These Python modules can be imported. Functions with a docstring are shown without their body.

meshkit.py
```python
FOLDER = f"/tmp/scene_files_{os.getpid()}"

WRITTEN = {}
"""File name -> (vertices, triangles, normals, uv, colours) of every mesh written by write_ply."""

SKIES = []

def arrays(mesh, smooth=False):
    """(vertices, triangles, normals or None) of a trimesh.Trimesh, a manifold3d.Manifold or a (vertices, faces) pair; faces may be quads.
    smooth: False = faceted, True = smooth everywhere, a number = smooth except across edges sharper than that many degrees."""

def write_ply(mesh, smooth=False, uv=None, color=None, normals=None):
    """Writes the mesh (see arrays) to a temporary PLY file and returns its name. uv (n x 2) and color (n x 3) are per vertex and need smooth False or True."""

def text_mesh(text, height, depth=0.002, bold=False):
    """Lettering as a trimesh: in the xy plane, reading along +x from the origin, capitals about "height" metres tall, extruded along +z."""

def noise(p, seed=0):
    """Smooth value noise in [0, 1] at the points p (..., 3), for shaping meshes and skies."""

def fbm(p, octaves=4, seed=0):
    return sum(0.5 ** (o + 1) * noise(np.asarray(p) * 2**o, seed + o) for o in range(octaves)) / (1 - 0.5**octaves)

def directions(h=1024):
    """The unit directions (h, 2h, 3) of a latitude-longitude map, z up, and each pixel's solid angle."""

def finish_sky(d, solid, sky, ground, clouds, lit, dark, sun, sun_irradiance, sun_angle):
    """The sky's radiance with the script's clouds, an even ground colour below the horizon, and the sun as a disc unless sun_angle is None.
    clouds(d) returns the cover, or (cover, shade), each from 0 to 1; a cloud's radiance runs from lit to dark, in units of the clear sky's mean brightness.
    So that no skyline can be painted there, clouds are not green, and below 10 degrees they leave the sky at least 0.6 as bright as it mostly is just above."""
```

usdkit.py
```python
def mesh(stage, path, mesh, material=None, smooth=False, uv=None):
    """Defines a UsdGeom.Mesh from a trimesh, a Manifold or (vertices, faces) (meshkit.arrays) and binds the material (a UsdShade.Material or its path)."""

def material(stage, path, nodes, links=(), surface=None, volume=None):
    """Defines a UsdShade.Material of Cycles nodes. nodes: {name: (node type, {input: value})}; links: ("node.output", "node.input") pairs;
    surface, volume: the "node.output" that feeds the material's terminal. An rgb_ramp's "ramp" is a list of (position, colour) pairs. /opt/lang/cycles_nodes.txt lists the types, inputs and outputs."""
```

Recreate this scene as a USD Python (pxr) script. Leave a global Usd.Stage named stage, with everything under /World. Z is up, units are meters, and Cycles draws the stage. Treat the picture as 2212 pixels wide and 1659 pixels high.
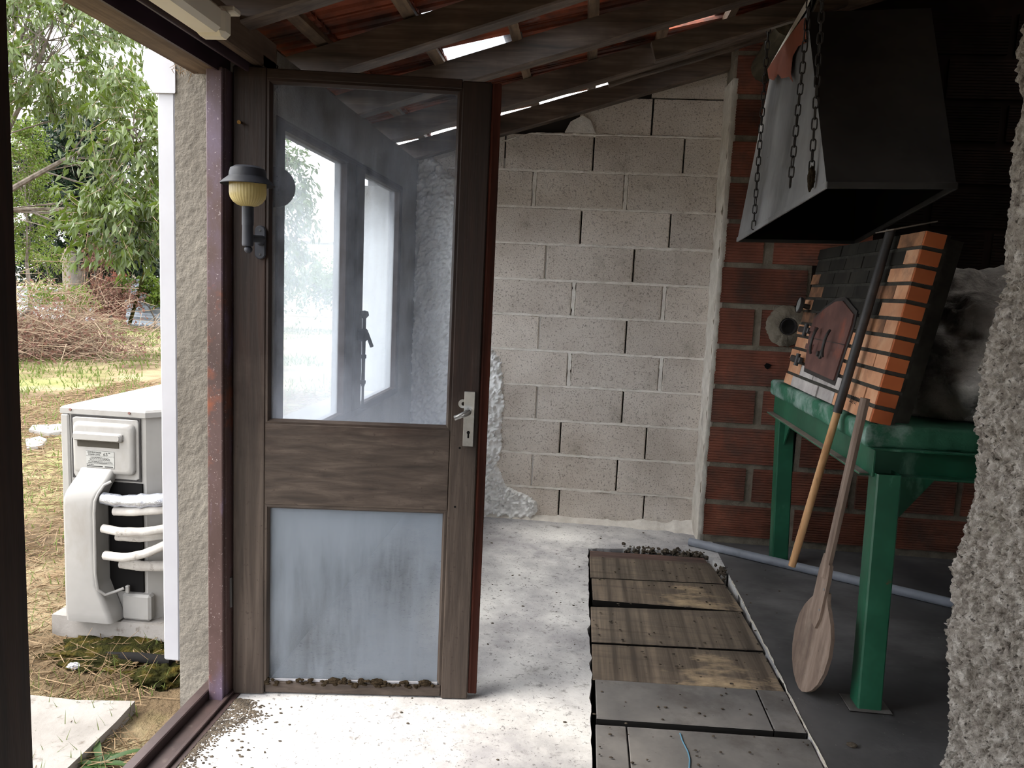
import math
import numpy as np
import trimesh
import usdkit
import meshkit
from pxr import Usd, UsdGeom, UsdLux, UsdShade, Gf, Sdf
from shapely.geometry import Polygon, LineString, Point
from shapely.geometry import box as sbox

stage = Usd.Stage.CreateInMemory()
UsdGeom.Xform.Define(stage, "/World")
rng = np.random.default_rng(11)


def C(r, g, b):
    a = np.array([r, g, b], float) / 255
    return tuple(np.where(a <= .04045, a / 12.92, ((a + .055) / 1.055) ** 2.4))


# ------------------------------------------------------------------ camera, sky, sun, exposure
F_PX, YAW, PITCH, ROLL = 1645.69, .0907, .1246, .0460
EYE = np.array([0, -4.428, 1.3612])
EXPOSURE = 2.85
SKY = .86
SUN, SUN_EL, SUN_AZ, SUN_ANGLE = 1.6, 52.0, -74.0, 26.0
_cy, _sy = math.cos(YAW), math.sin(YAW)
_f = np.array([-_sy * math.cos(PITCH), _cy * math.cos(PITCH), -math.sin(PITCH)])
_r = np.array([_cy, _sy, 0])
_u = np.cross(_r, _f)
_r, _u = math.cos(ROLL) * _r + math.sin(ROLL) * _u, -math.sin(ROLL) * _r + math.cos(ROLL) * _u
cam = UsdGeom.Camera.Define(stage, "/World/camera")
cam.CreateHorizontalApertureAttr(36.0)
cam.CreateVerticalApertureAttr(27.0)
cam.CreateFocalLengthAttr(36.0 * F_PX / 2212)
cam.CreateClippingRangeAttr(Gf.Vec2f(.05, 1000))
cam.CreateExposureAttr(EXPOSURE)
cam.AddTransformOp().Set(Gf.Matrix4d(*_r, 0, *_u, 0, *(-_f), 0, *EYE, 1))

sky_mat = usdkit.material(stage, "/World/Looks/sky", {
    "tc": ("texture_coordinate", {}), "mp": ("mapping", {"scale": (1, 1, 2.2)}),
    "n": ("noise_texture", {"scale": 1.6, "detail": 5.0, "roughness": .55}),
    "rp": ("rgb_ramp", {"ramp": [(.3, (.82, .88, .97)), (.55, (1, 1, 1)), (.75, (.9, .93, .98))]}),
    "bg": ("background_shader", {"strength": SKY})},
    [("tc.generated", "mp.vector"), ("mp.vector", "n.vector"), ("n.fac", "rp.fac"), ("rp.color", "bg.color")], surface="bg.background")
dome = UsdLux.DomeLight.Define(stage, "/World/sky_light")
dome.CreateIntensityAttr(1.0)
UsdShade.MaterialBindingAPI.Apply(dome.GetPrim()).Bind(sky_mat)
sun = UsdLux.DistantLight.Define(stage, "/World/sun")
sun.CreateIntensityAttr(SUN)
sun.CreateAngleAttr(SUN_ANGLE)
sun.CreateColorAttr(Gf.Vec3f(1, .93, .82))
sun.AddRotateZOp().Set(SUN_AZ)          # azimuth the light comes from, turned from -y towards +x
sun.AddRotateXOp().Set(90 - SUN_EL)


# ------------------------------------------------------------------ helpers
def ray(px, py):
    return _f + (px - 1106) / F_PX * _r - (py - 829.5) / F_PX * _u


def at(px, py, axis, val):
    """The point where the line of sight through a pixel of the photograph meets the plane x, y or z = val."""
    d = ray(px, py)
    return EYE + d * (val - EYE[axis]) / d[axis]


used = {}


def uniq(path):
    n = used.get(path, -1) + 1
    used[path] = n
    return path if n == 0 else f"{path}_{n:03d}"


class T:
    def __init__(self, path, loc):
        self.path, self.loc = path, np.asarray(loc, float)
        self.prim = stage.GetPrimAtPath(path)


def keys(prim, label=None, cat=None, group=None, kind=None):
    for k, v in (("label", label), ("category", cat), ("group", group), ("kind", kind)):
        if v:
            prim.SetCustomDataByKey(k, v)


def thing(name, label, cat, loc=(0, 0, 0), group=None, kind=None):
    p = uniq("/World/" + name)
    x = UsdGeom.Xform.Define(stage, p)
    x.AddTranslateOp().Set(Gf.Vec3d(*map(float, loc)))
    keys(x.GetPrim(), label, cat, group, kind)
    return T(p, loc)


def part(t, name, mesh, mat, smooth=False, label=None, kind=None):
    v, f, n = meshkit.arrays(getm(mesh), False)
    p = uniq(t.path + "/" + name)
    m = usdkit.mesh(stage, p, trimesh.Trimesh(v - t.loc, f, process=bool(smooth)), mat, smooth=smooth)
    keys(m.GetPrim(), label, kind=kind)
    return T(p, t.loc)


def single(name, mesh, mat, label, cat, smooth=False, group=None, kind=None):
    v, f, n = meshkit.arrays(getm(mesh), False)
    lo, hi = v.min(0), v.max(0)
    loc = np.array([(lo[0] + hi[0]) / 2, (lo[1] + hi[1]) / 2, lo[2]])
    p = uniq("/World/" + name)
    m = usdkit.mesh(stage, p, trimesh.Trimesh(v - loc, f, process=bool(smooth)), mat, smooth=smooth)
    m.AddTranslateOp().Set(Gf.Vec3d(*loc))
    keys(m.GetPrim(), label, cat, group, kind)
    return T(p, loc)


def getm(m):
    return m.get() if isinstance(m, MB) else m


def _cham_faces():
    pts = _cham_pts(1, 1, 1, .2)
    h = trimesh.convex.convex_hull(pts)
    idx = [int(np.argmin(((pts - q) ** 2).sum(1))) for q in h.vertices]
    return np.array(idx)[h.faces]


def _cham_pts(a, b, c, e):
    s = [(i, j, k) for i in (-1, 1) for j in (-1, 1) for k in (-1, 1)]
    return np.array([(i * a, j * (b - e), k * (c - e)) for i, j, k in s] + [(i * (a - e), j * b, k * (c - e)) for i, j, k in s]
                    + [(i * (a - e), j * (b - e), k * c) for i, j, k in s])


CHAM = _cham_faces()
BOXF = trimesh.creation.box((2, 2, 2))


class MB:
    """Collects pieces into one mesh. M: optional 4x4 transform of everything added."""

    def __init__(self, M=None):
        self.v, self.f, self.n, self.M = [], [], 0, M

    def add(self, v, f=None):
        if f is None:
            v, f = np.array(v.vertices), np.array(v.faces)
        v = np.asarray(v, float)
        f = np.asarray(f, int)
        if f.shape[1] == 4:
            f = np.vstack([f[:, [0, 1, 2]], f[:, [0, 2, 3]]])
        if self.M is not None:
            v = v @ self.M[:3, :3].T + self.M[:3, 3]
        self.v.append(v)
        self.f.append(f + self.n)
        self.n += len(v)
        return self

    def box(self, x0, x1, y0, y1, z0, z1, b=0.0):
        c, h = np.array([x0 + x1, y0 + y1, z0 + z1]) / 2, np.abs(np.array([x1 - x0, y1 - y0, z1 - z0])) / 2
        if b > 0:
            return self.add(_cham_pts(*h, min(b, .45 * h.min())) + c, CHAM)
        return self.add(BOXF.vertices * h + c, BOXF.faces)

    def obox(self, c, ex, ey, ez, hx, hy, hz, b=0.0):
        R = np.stack([ex, ey, ez], 1)
        p = _cham_pts(hx, hy, hz, min(b, .45 * min(hx, hy, hz))) if b > 0 else BOXF.vertices * [hx, hy, hz]
        return self.add(p @ R.T + np.asarray(c), CHAM if b > 0 else BOXF.faces)

    def beam(self, p, q, w, h, up=(0, 0, 1), b=0.004):
        """A bar from p to q, w wide and h high, centred on the line."""
        p, q = np.asarray(p, float), np.asarray(q, float)
        d = q - p
        L = np.linalg.norm(d)
        d /= L
        s = np.cross(d, up)
        s /= np.linalg.norm(s)
        return self.obox((p + q) / 2, d, s, np.cross(d, s), L / 2, w / 2, h / 2, b)

    def tube(self, pts, r, n=10, cap=True):
        p = np.asarray(pts, float)
        r = np.broadcast_to(np.asarray(r, float), (len(p),))
        t = np.gradient(p, axis=0)
        t /= np.linalg.norm(t, axis=1, keepdims=True) + 1e-12
        a = np.cross(t[0], [0, 0, 1.0] if abs(t[0][2]) < .9 else [1.0, 0, 0])
        A = []
        for k in range(len(p)):
            a = a - t[k] * (a @ t[k])
            a /= np.linalg.norm(a)
            A.append(a)
        A = np.array(A)
        B = np.cross(t, A)
        th = np.arange(n) * 2 * np.pi / n
        v = p[:, None] + r[:, None, None] * (np.cos(th)[None, :, None] * A[:, None] + np.sin(th)[None, :, None] * B[:, None])
        i, j = np.meshgrid(np.arange(len(p) - 1), np.arange(n), indexing="ij")
        q = np.stack([i * n + j, i * n + (j + 1) % n, (i + 1) * n + (j + 1) % n, (i + 1) * n + j], -1).reshape(-1, 4)
        f = np.vstack([q[:, [0, 1, 2]], q[:, [0, 2, 3]]])
        v = v.reshape(-1, 3)
        if cap:
            m = len(v)
            v = np.vstack([v, p[0], p[-1]])
            k = np.arange(n)
            f = np.vstack([f, np.stack([np.full(n, m), (k + 1) % n, k], 1), np.stack([np.full(n, m + 1), (len(p) - 1) * n + k, (len(p) - 1) * n + (k + 1) % n], 1)])
        return self.add(v, f)

    def lathe(self, prof, o, n=28, ex=(1, 0, 0), ey=(0, 1, 0), ez=(0, 0, 1), ribs=0, rib=0.0):
        """prof: (radius, height) pairs, turned about the axis ez through o."""
        prof = np.asarray(prof, float)
        th = np.arange(n) * 2 * np.pi / n
        ex, ey, ez = (np.asarray(x, float) for x in (ex, ey, ez))
        k = 1 + rib * np.cos(ribs * th) if ribs else np.ones(n)
        v = np.asarray(o) + prof[:, 0][:, None, None] * k[None, :, None] * (np.cos(th)[None, :, None] * ex + np.sin(th)[None, :, None] * ey) + prof[:, 1][:, None, None] * ez
        i, j = np.meshgrid(np.arange(len(prof) - 1), np.arange(n), indexing="ij")
        q = np.stack([i * n + j, i * n + (j + 1) % n, (i + 1) * n + (j + 1) % n, (i + 1) * n + j], -1).reshape(-1, 4)
        return self.add(v.reshape(-1, 3), q)

    def extr(self, poly, o, ex, ey, d):
        """A shapely polygon or point list in the plane (ex, ey) at o, pushed d along ex x ey."""
        poly = poly if hasattr(poly, "geom_type") else Polygon(poly)
        ex, ey = np.asarray(ex, float), np.asarray(ey, float)
        for g in getattr(poly, "geoms", [poly]):
            if g.is_empty or g.geom_type != "Polygon" or g.area < 1e-7:
                continue
            m = trimesh.creation.extrude_polygon(g, abs(d), engine="earcut")
            v = np.array(m.vertices)
            if d < 0:
                v[:, 2] -= abs(d)
            self.add(np.asarray(o) + v[:, :1] * ex + v[:, 1:2] * ey + v[:, 2:] * np.cross(ex, ey), m.faces)
        return self

    def plate(self, poly, o, ex, ey, d, b):
        """Like extr for a convex outline, with the far face drawn in by b (a worn or chamfered edge)."""
        poly = poly if hasattr(poly, "geom_type") else Polygon(poly)
        p = np.array(poly.exterior.coords)[:-1]
        if not poly.exterior.is_ccw:
            p = p[::-1]
        n = len(p)
        e = np.roll(p, -1, 0) - p
        nrm = np.stack([-e[:, 1], e[:, 0]], 1) / np.linalg.norm(e, axis=1)[:, None]
        n0 = np.roll(nrm, 1, 0)
        q = p + b * (nrm + n0) / (1 + (nrm * n0).sum(1))[:, None]
        ex, ey = np.asarray(ex, float), np.asarray(ey, float)
        ez = np.cross(ex, ey)
        w = lambda a, h: np.asarray(o) + a[:, :1] * ex + a[:, 1:] * ey + h * ez
        v = np.vstack([w(p, 0), w(p, d - b), w(q, d)])
        k = np.arange(n)
        k1 = (k + 1) % n
        f = np.vstack([np.stack([k, k1, k1 + n, k + n], 1), np.stack([k + n, k1 + n, k1 + 2 * n, k + 2 * n], 1)])
        tri = np.vstack([f[:, [0, 1, 2]], f[:, [0, 2, 3]], [[2 * n, 2 * n + i, 2 * n + i + 1] for i in range(1, n - 1)], [[0, i + 1, i] for i in range(1, n - 1)]])
        return self.add(v, tri)

    def grid(self, P):
        """An (a, b, 3) array of points as a sheet."""
        a, b = P.shape[:2]
        i, j = np.meshgrid(np.arange(a - 1), np.arange(b - 1), indexing="ij")
        q = np.stack([i * b + j, (i + 1) * b + j, (i + 1) * b + j + 1, i * b + j + 1], -1).reshape(-1, 4)
        return self.add(P.reshape(-1, 3), q)

    def blob(self, c, r, sub=2, amp=.2, freq=3.0, seed=0):
        m = trimesh.creation.icosphere(sub, 1.0)
        v = np.array(m.vertices)
        k = 1 + amp * (meshkit.fbm(v * freq + seed * 7.3 + 50, 4, seed) * 2 - 1)
        return self.add(np.asarray(c) + v * k[:, None] * np.asarray(r), m.faces)

    def get(self):
        return trimesh.Trimesh(np.vstack(self.v), np.vstack(self.f), process=False)


def rot_z(a):
    return np.array([[math.cos(a), -math.sin(a), 0], [math.sin(a), math.cos(a), 0], [0, 0, 1]])


# ------------------------------------------------------------------ materials
def M(name, cols, scale=6, detail=6.0, rough=.8, bump=.35, bscale=60, bdist=.004, stretch=(1, 1, 1), bstretch=None, stains=(), rnd=0.0,
      metallic=0.0, spec=.3, distortion=0.0, translucent=0.0, island=False, rmap=None, edge=None):
    nd, lk = {"tc": ("texture_coordinate", {}), "mp": ("mapping", {"scale": stretch})}, [("tc.object", "mp.vector")]
    nd["n"] = ("noise_texture", {"scale": float(scale), "detail": detail, "roughness": .6, "distortion": distortion})
    lk += [("mp.vector", "n.vector")]
    ramp = cols if isinstance(cols, list) else [(0, cols), (1, cols)]
    nd["rp"] = ("rgb_ramp", {"ramp": ramp})
    if island:
        nd["geo"] = ("geometry", {})
        nd["am"] = ("math", {"math_type": "multiply_add", "value2": .35})
        lk += [("n.fac", "am.value1"), ("geo.random_per_island", "isl.value1"), ("isl.value", "am.value3"), ("am.value", "rp.fac")]
        nd["isl"] = ("math", {"math_type": "multiply", "value2": .65})
    else:
        lk += [("n.fac", "rp.fac")]
    out = "rp.color"
    for i, st in enumerate(stains):
        col, sc, lo, hi = st[:4]
        nd[f"sm{i}"] = ("mapping", {"scale": st[4] if len(st) > 4 and st[4] else (1, 1, 1), "location": (3.1 * i + 1.7, 5.3 * i, 2.9 * i)})
        nd[f"sn{i}"] = ("noise_texture", {"scale": float(sc), "detail": 7.0, "roughness": .65})
        nd[f"sr{i}"] = ("map_range", {"from_min": lo, "from_max": hi, "to_min": 0.0, "to_max": st[5] if len(st) > 5 else 1.0, "clamp": True})
        nd[f"sx{i}"] = ("mix_color", {"b": col})
        lk += [("tc.object", f"sm{i}.vector"), (f"sm{i}.vector", f"sn{i}.vector"), (f"sn{i}.fac", f"sr{i}.value"), (f"sr{i}.result", f"sx{i}.fac"), (out, f"sx{i}.a")]
        out = f"sx{i}.result"
    if rnd:
        nd["oi"] = ("object_info", {})
        nd["om"] = ("map_range", {"from_min": 0.0, "from_max": 1.0, "to_min": 1 - rnd, "to_max": 1 + rnd})
        nd["hs"] = ("hsv", {})
        lk += [("oi.random", "om.value"), ("om.result", "hs.value"), (out, "hs.color")]
        out = "hs.color"
    if edge:                                                 # dirty sawn edges, painted near-black to stand in for shade in the gaps
        nd |= {"eg": ("geometry", {}), "es": ("separate_xyz", {}), "er": ("map_range", {"from_min": .3, "from_max": .6, "to_min": 1.0, "to_max": 0.0, "clamp": True}), "ex": ("mix_color", {"b": edge})}
        lk += [("eg.normal", "es.vector"), ("es.z", "er.value"), ("er.result", "ex.fac"), (out, "ex.a")]
        out = "ex.result"
    nd["p"] = ("principled_bsdf", {"roughness": rough, "metallic": metallic, "specular_ior_level": spec})
    lk += [(out, "p.base_color")]
    if rmap:
        nd["rr"] = ("map_range", {"from_min": .3, "from_max": .7, "to_min": rmap[0], "to_max": rmap[1], "clamp": True})
        lk += [("n.fac", "rr.value"), ("rr.result", "p.roughness")]
    if bump:
        nd["bm"] = ("mapping", {"scale": bstretch or stretch})
        nd["bn"] = ("noise_texture", {"scale": float(bscale), "detail": 4.0, "roughness": .6})
        nd["b"] = ("bump", {"strength": bump, "distance": bdist})
        lk += [("tc.object", "bm.vector"), ("bm.vector", "bn.vector"), ("bn.fac", "b.height"), ("b.normal", "p.normal")]
    surf = "p.BSDF"
    if translucent:
        nd["tl"] = ("translucent_bsdf", {})
        nd["mx"] = ("mix_closure", {"fac": translucent})
        lk += [(out, "tl.color"), ("p.BSDF", "mx.closure1"), ("tl.BSDF", "mx.closure2")]
        surf = "mx.closure"
    return usdkit.material(stage, "/World/Looks/" + name, nd, lk, surface=surf)


def dusty_glass(name, dust, lo, hi, edge, scale, stretch, zlo=None, zhi=None, tint=(.96, .98, 1)):
    """Clear pane with fresnel reflection, under a film of pale dust that scatters light both ways; more of it where the noise is high and, if given, from height zhi down to zlo."""
    nd = {"tc": ("texture_coordinate", {}), "mp": ("mapping", {"scale": stretch}), "n": ("noise_texture", {"scale": scale, "detail": 8.0, "roughness": .62}),
          "n2": ("noise_texture", {"scale": 2.2, "detail": 5.0, "roughness": .55}), "mp2": ("mapping", {"scale": (1, 1, 1)}),
          "av": ("mix_float", {"fac": .5}), "mr": ("map_range", {"from_min": .34, "from_max": .68, "to_min": lo, "to_max": hi, "clamp": True}),
          "tr": ("transparent_bsdf", {"color": tint}), "gl": ("glossy_bsdf", {"color": (1, 1, 1), "roughness": .06}), "fr0": ("layer_weight", {"blend": .5}), "fr1": ("math", {"math_type": "power", "value2": 5.0}), "fr": ("math", {"math_type": "multiply_add", "value2": .6, "value3": .012}),
          "g": ("mix_closure", {}), "df": ("diffuse_bsdf", {"color": dust}), "tl": ("translucent_bsdf", {"color": dust}), "dd": ("mix_closure", {"fac": .5}), "m": ("mix_closure", {})}
    lk = [("tc.object", "mp.vector"), ("mp.vector", "n.vector"), ("tc.object", "mp2.vector"), ("mp2.vector", "n2.vector"), ("n.fac", "av.a"), ("n2.fac", "av.b"), ("av.result", "mr.value"),
          ("fr0.facing", "fr1.value1"), ("fr1.value", "fr.value1"), ("fr.value", "g.fac"), ("tr.BSDF", "g.closure1"), ("gl.BSDF", "g.closure2"), ("df.BSDF", "dd.closure1"), ("tl.BSDF", "dd.closure2"), ("g.closure", "m.closure1"), ("dd.closure", "m.closure2")]
    if zlo is None:
        lk += [("mr.result", "m.fac")]
    else:
        nd |= {"sx": ("separate_xyz", {}), "zr": ("map_range", {"from_min": zlo, "from_max": zhi, "to_min": edge, "to_max": 0.0, "clamp": True}), "ad": ("math", {"math_type": "add", "use_clamp": True})}
        lk += [("tc.object", "sx.vector"), ("sx.z", "zr.value"), ("zr.result", "ad.value1"), ("mr.result", "ad.value2"), ("ad.value", "m.fac")]
    return usdkit.material(stage, "/World/Looks/" + name, nd, lk, surface="m.closure")


mat = {}
mat["concrete"] = M("concrete", [(.28, C(124, 122, 125)), (.42, C(166, 164, 166)), (.56, C(204, 202, 201)), (.75, C(222, 220, 218))], scale=2.2, detail=9, rough=.75, bump=.5, bscale=45, bdist=.003,
                    stains=[(C(70, 66, 64), 70, .60, .65, (1, 1, 1), .7), (C(84, 80, 78), 24, .60, .70, (1, 1, 1), .6), (C(84, 78, 74), 12, .60, .72, None, .6), (C(120, 118, 122), 1.6, .52, .68, None, .65), (C(60, 56, 52), 130, .62, .68, None, .7)])
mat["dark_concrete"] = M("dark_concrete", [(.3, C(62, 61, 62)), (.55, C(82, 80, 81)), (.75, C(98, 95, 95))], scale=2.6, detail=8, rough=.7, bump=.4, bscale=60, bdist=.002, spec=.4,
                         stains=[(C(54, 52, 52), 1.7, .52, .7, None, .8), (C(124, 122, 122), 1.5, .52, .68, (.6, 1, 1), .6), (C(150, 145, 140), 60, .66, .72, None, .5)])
mat["block"] = M("block", [(.3, C(186, 174, 162)), (.5, C(206, 195, 184)), (.72, C(220, 210, 200))], scale=3.0, detail=9, rough=.95, bump=1.0, bscale=130, bdist=.004, rnd=.09, spec=.15,
                 stains=[(C(96, 86, 78), 110, .54, .64, None, .65), (C(240, 234, 226), 160, .62, .68, None, .6), (C(128, 120, 106), 4.5, .58, .75, None, .6)])
mat["mortar"] = M("mortar", [(.3, C(206, 198, 188)), (.7, C(236, 230, 222))], scale=14, detail=8, rough=.95, bump=1.0, bscale=70, bdist=.006, spec=.15)
mat["dark_gap"] = M("dark_gap", C(44, 40, 37), rough=1, bump=0, spec=.05)
mat["roughcast"] = M("roughcast", [(.3, C(232, 230, 228)), (.7, C(250, 249, 247))], scale=8, detail=8, rough=.95, bump=.25, bscale=140, bdist=.004, spec=.15, stains=[(C(160, 154, 148), 110, .58, .68, None, .5)])
mat["render"] = M("render", [(.28, C(80, 75, 69)), (.52, C(108, 103, 96)), (.72, C(130, 125, 116))], scale=2.6, detail=9, rough=.95, bump=.9, bscale=90, bdist=.006, spec=.15,
                  stretch=(1, 1, .5), bstretch=(1, 1, 1), stains=[(C(82, 76, 68), 2.0, .52, .66, (1, 1, .4), .7)])
mat["pillar"] = M("pillar", [(.25, C(100, 92, 85)), (.48, C(164, 156, 147)), (.72, C(216, 210, 202))], scale=34, detail=10, rough=.97, bump=1.0, bscale=85, bdist=.016, spec=.1,
                  stains=[(C(40, 34, 30), 60, .58, .66, None, .85), (C(112, 108, 84), 6, .6, .75, None, .5)])
mat["brick"] = M("brick", [(.3, C(92, 58, 47)), (.55, C(126, 76, 61)), (.75, C(152, 94, 74))], scale=4, detail=7, rough=.85, bump=.35, bscale=70, bdist=.002, rnd=.2, spec=.2,
                 stains=[(C(80, 64, 58), 4, .46, .66, None, .85)])
mat["brick_soot_shade"] = M("brick_soot_shade", [(.3, C(24, 19, 17)), (.55, C(36, 28, 25)), (.75, C(50, 36, 31))], scale=4, rough=.95, bump=.3, bscale=70, bdist=.002, rnd=.2, spec=.05)  # sooty brick, painted darker still to stand in for the alcove shade
mat["soot_lining"] = M("soot_lining", C(14, 13, 12), rough=1, bump=0, spec=.02)
mat["hood_soot_shade"] = M("hood_soot_shade", [(.3, C(40, 39, 38)), (.7, C(60, 58, 56))], scale=3.5, detail=8, rough=.6, bump=.1, bscale=30, bdist=.003, spec=.3, stains=[(C(24, 23, 23), 2.0, .45, .62, None, .8)])  # soot, with the shade on the unlit hood sides painted in
mat["brick_mortar"] = M("brick_mortar", [(.3, C(106, 98, 86)), (.7, C(150, 141, 126))], scale=12, detail=8, rough=.97, bump=1, bscale=55, bdist=.008, spec=.1)
mat["plaster"] = M("plaster", [(.3, C(190, 182, 170)), (.7, C(226, 220, 210))], scale=10, detail=8, rough=.95, bump=.9, bscale=50, bdist=.006, spec=.15, stains=[(C(96, 86, 76), 12, .6, .72, (1, 1, .3), .8)])


def wood(name, dark, mid, light, axis, rough=.75, grey=None, greyamt=.7, rnd=.1, bump=.5, spec=.3, fine=34):
    st = [1.0, 1.0, 1.0]
    st[axis] = .07
    bs = [1.0, 1.0, 1.0]
    bs[axis] = .04
    stains = [(grey, 3.0, .42, .66, None, greyamt)] if grey else []
    stains = stains + [(tuple(.35 * np.array(dark)), 60, .62, .72, tuple(bs), .6)]
    return M(name, [(.3, dark), (.52, mid), (.74, light)], scale=fine, detail=6, rough=rough, bump=bump, bscale=70, bdist=.002, stretch=tuple(st), bstretch=tuple(bs), stains=stains, rnd=rnd, spec=spec, distortion=.4)


mat["rafter"] = wood("rafter", C(62, 50, 42), C(98, 82, 70), C(130, 112, 98), 0, rough=.5, grey=C(52, 44, 40), rnd=.15, spec=.5)
mat["batten"] = wood("batten", C(96, 76, 58), C(140, 116, 92), C(166, 142, 116), 1, grey=C(60, 50, 44), rnd=.2)
mat["log"] = wood("log", C(58, 52, 40), C(84, 76, 60), C(104, 96, 78), 1, grey=C(50, 46, 40), rnd=.1)
mat["header"] = wood("header", C(70, 54, 44), C(104, 86, 72), C(128, 108, 92), 1, grey=C(60, 50, 44), rnd=.05)
mat["post"] = wood("post", C(22, 13, 8), C(36, 22, 14), C(46, 30, 20), 2, rnd=.05)
mat["plank"] = M("plank", [(.34, C(76, 68, 60)), (.5, C(102, 91, 80)), (.68, C(126, 112, 98))], scale=26, detail=5, rough=.8, bump=.6, bscale=46, bdist=.002, stretch=(1, .035, 1), bstretch=(1, .02, 1), rnd=.1,
                 stains=[(C(74, 68, 63), 14, .50, .66, (.06, 1, 1), .7), (C(52, 46, 41), 34, .58, .66, (.08, 1, 1), .5)], spec=.25, edge=C(22, 19, 17))
mat["plank_sun_patch"] = M("plank_sun_patch", [(.34, C(78, 69, 61)), (.5, C(106, 94, 82)), (.68, C(130, 115, 100))], scale=26, detail=5, rough=.8, bump=.6, bscale=46, bdist=.002, stretch=(1, .035, 1), bstretch=(1, .02, 1),
                      stains=[(C(72, 65, 60), 14, .50, .66, (.06, 1, 1), .6), (C(206, 180, 144), 4.2, .57, .70, (.55, 1.3, 1), .8)], spec=.25, edge=C(22, 19, 17))  # the pale stain paints warm sun patches into the wood
mat["board"] = M("board", [(.3, C(86, 84, 84)), (.55, C(110, 107, 105)), (.75, C(130, 126, 122))], scale=3.5, detail=9, rough=.75, bump=.25, bscale=80, bdist=.001, rnd=.05, edge=C(22, 20, 19),
                 stains=[(C(76, 70, 66), 5, .52, .70, None, .7), (C(46, 44, 42), 60, .66, .72, None, .6), (C(140, 136, 132), 2.2, .56, .72, None, .5)])
mat["tile"] = M("tile", [(.3, C(92, 52, 40)), (.5, C(146, 78, 56)), (.7, C(186, 98, 66))], scale=5, detail=7, rough=.8, bump=.4, bscale=50, bdist=.003, rnd=.25, spec=.2,
                stains=[(C(70, 60, 56), 3.5, .42, .62, None, .85), (C(150, 140, 132), 14, .6, .72, (.3, 1, 1), .6)])
mat["glass_tile"] = dusty_glass("glass_tile", C(120, 125, 128), .06, .45, 0, 6.0, (.5, 2, 1))
mat["glass"] = dusty_glass("glass", C(176, 180, 190), .018, .11, .14, 26.0, (1, 1, .45), .92, 1.15)
mat["glass_low"] = dusty_glass("glass_low", C(138, 144, 152), .12, .66, .30, 9.0, (2.2, 2.2, .35), .66, .42)
mat["glass_win"] = dusty_glass("glass_win", C(200, 204, 208), .02, .10, .12, 12.0, (1, 1, .4), .78, 1.0)

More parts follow.
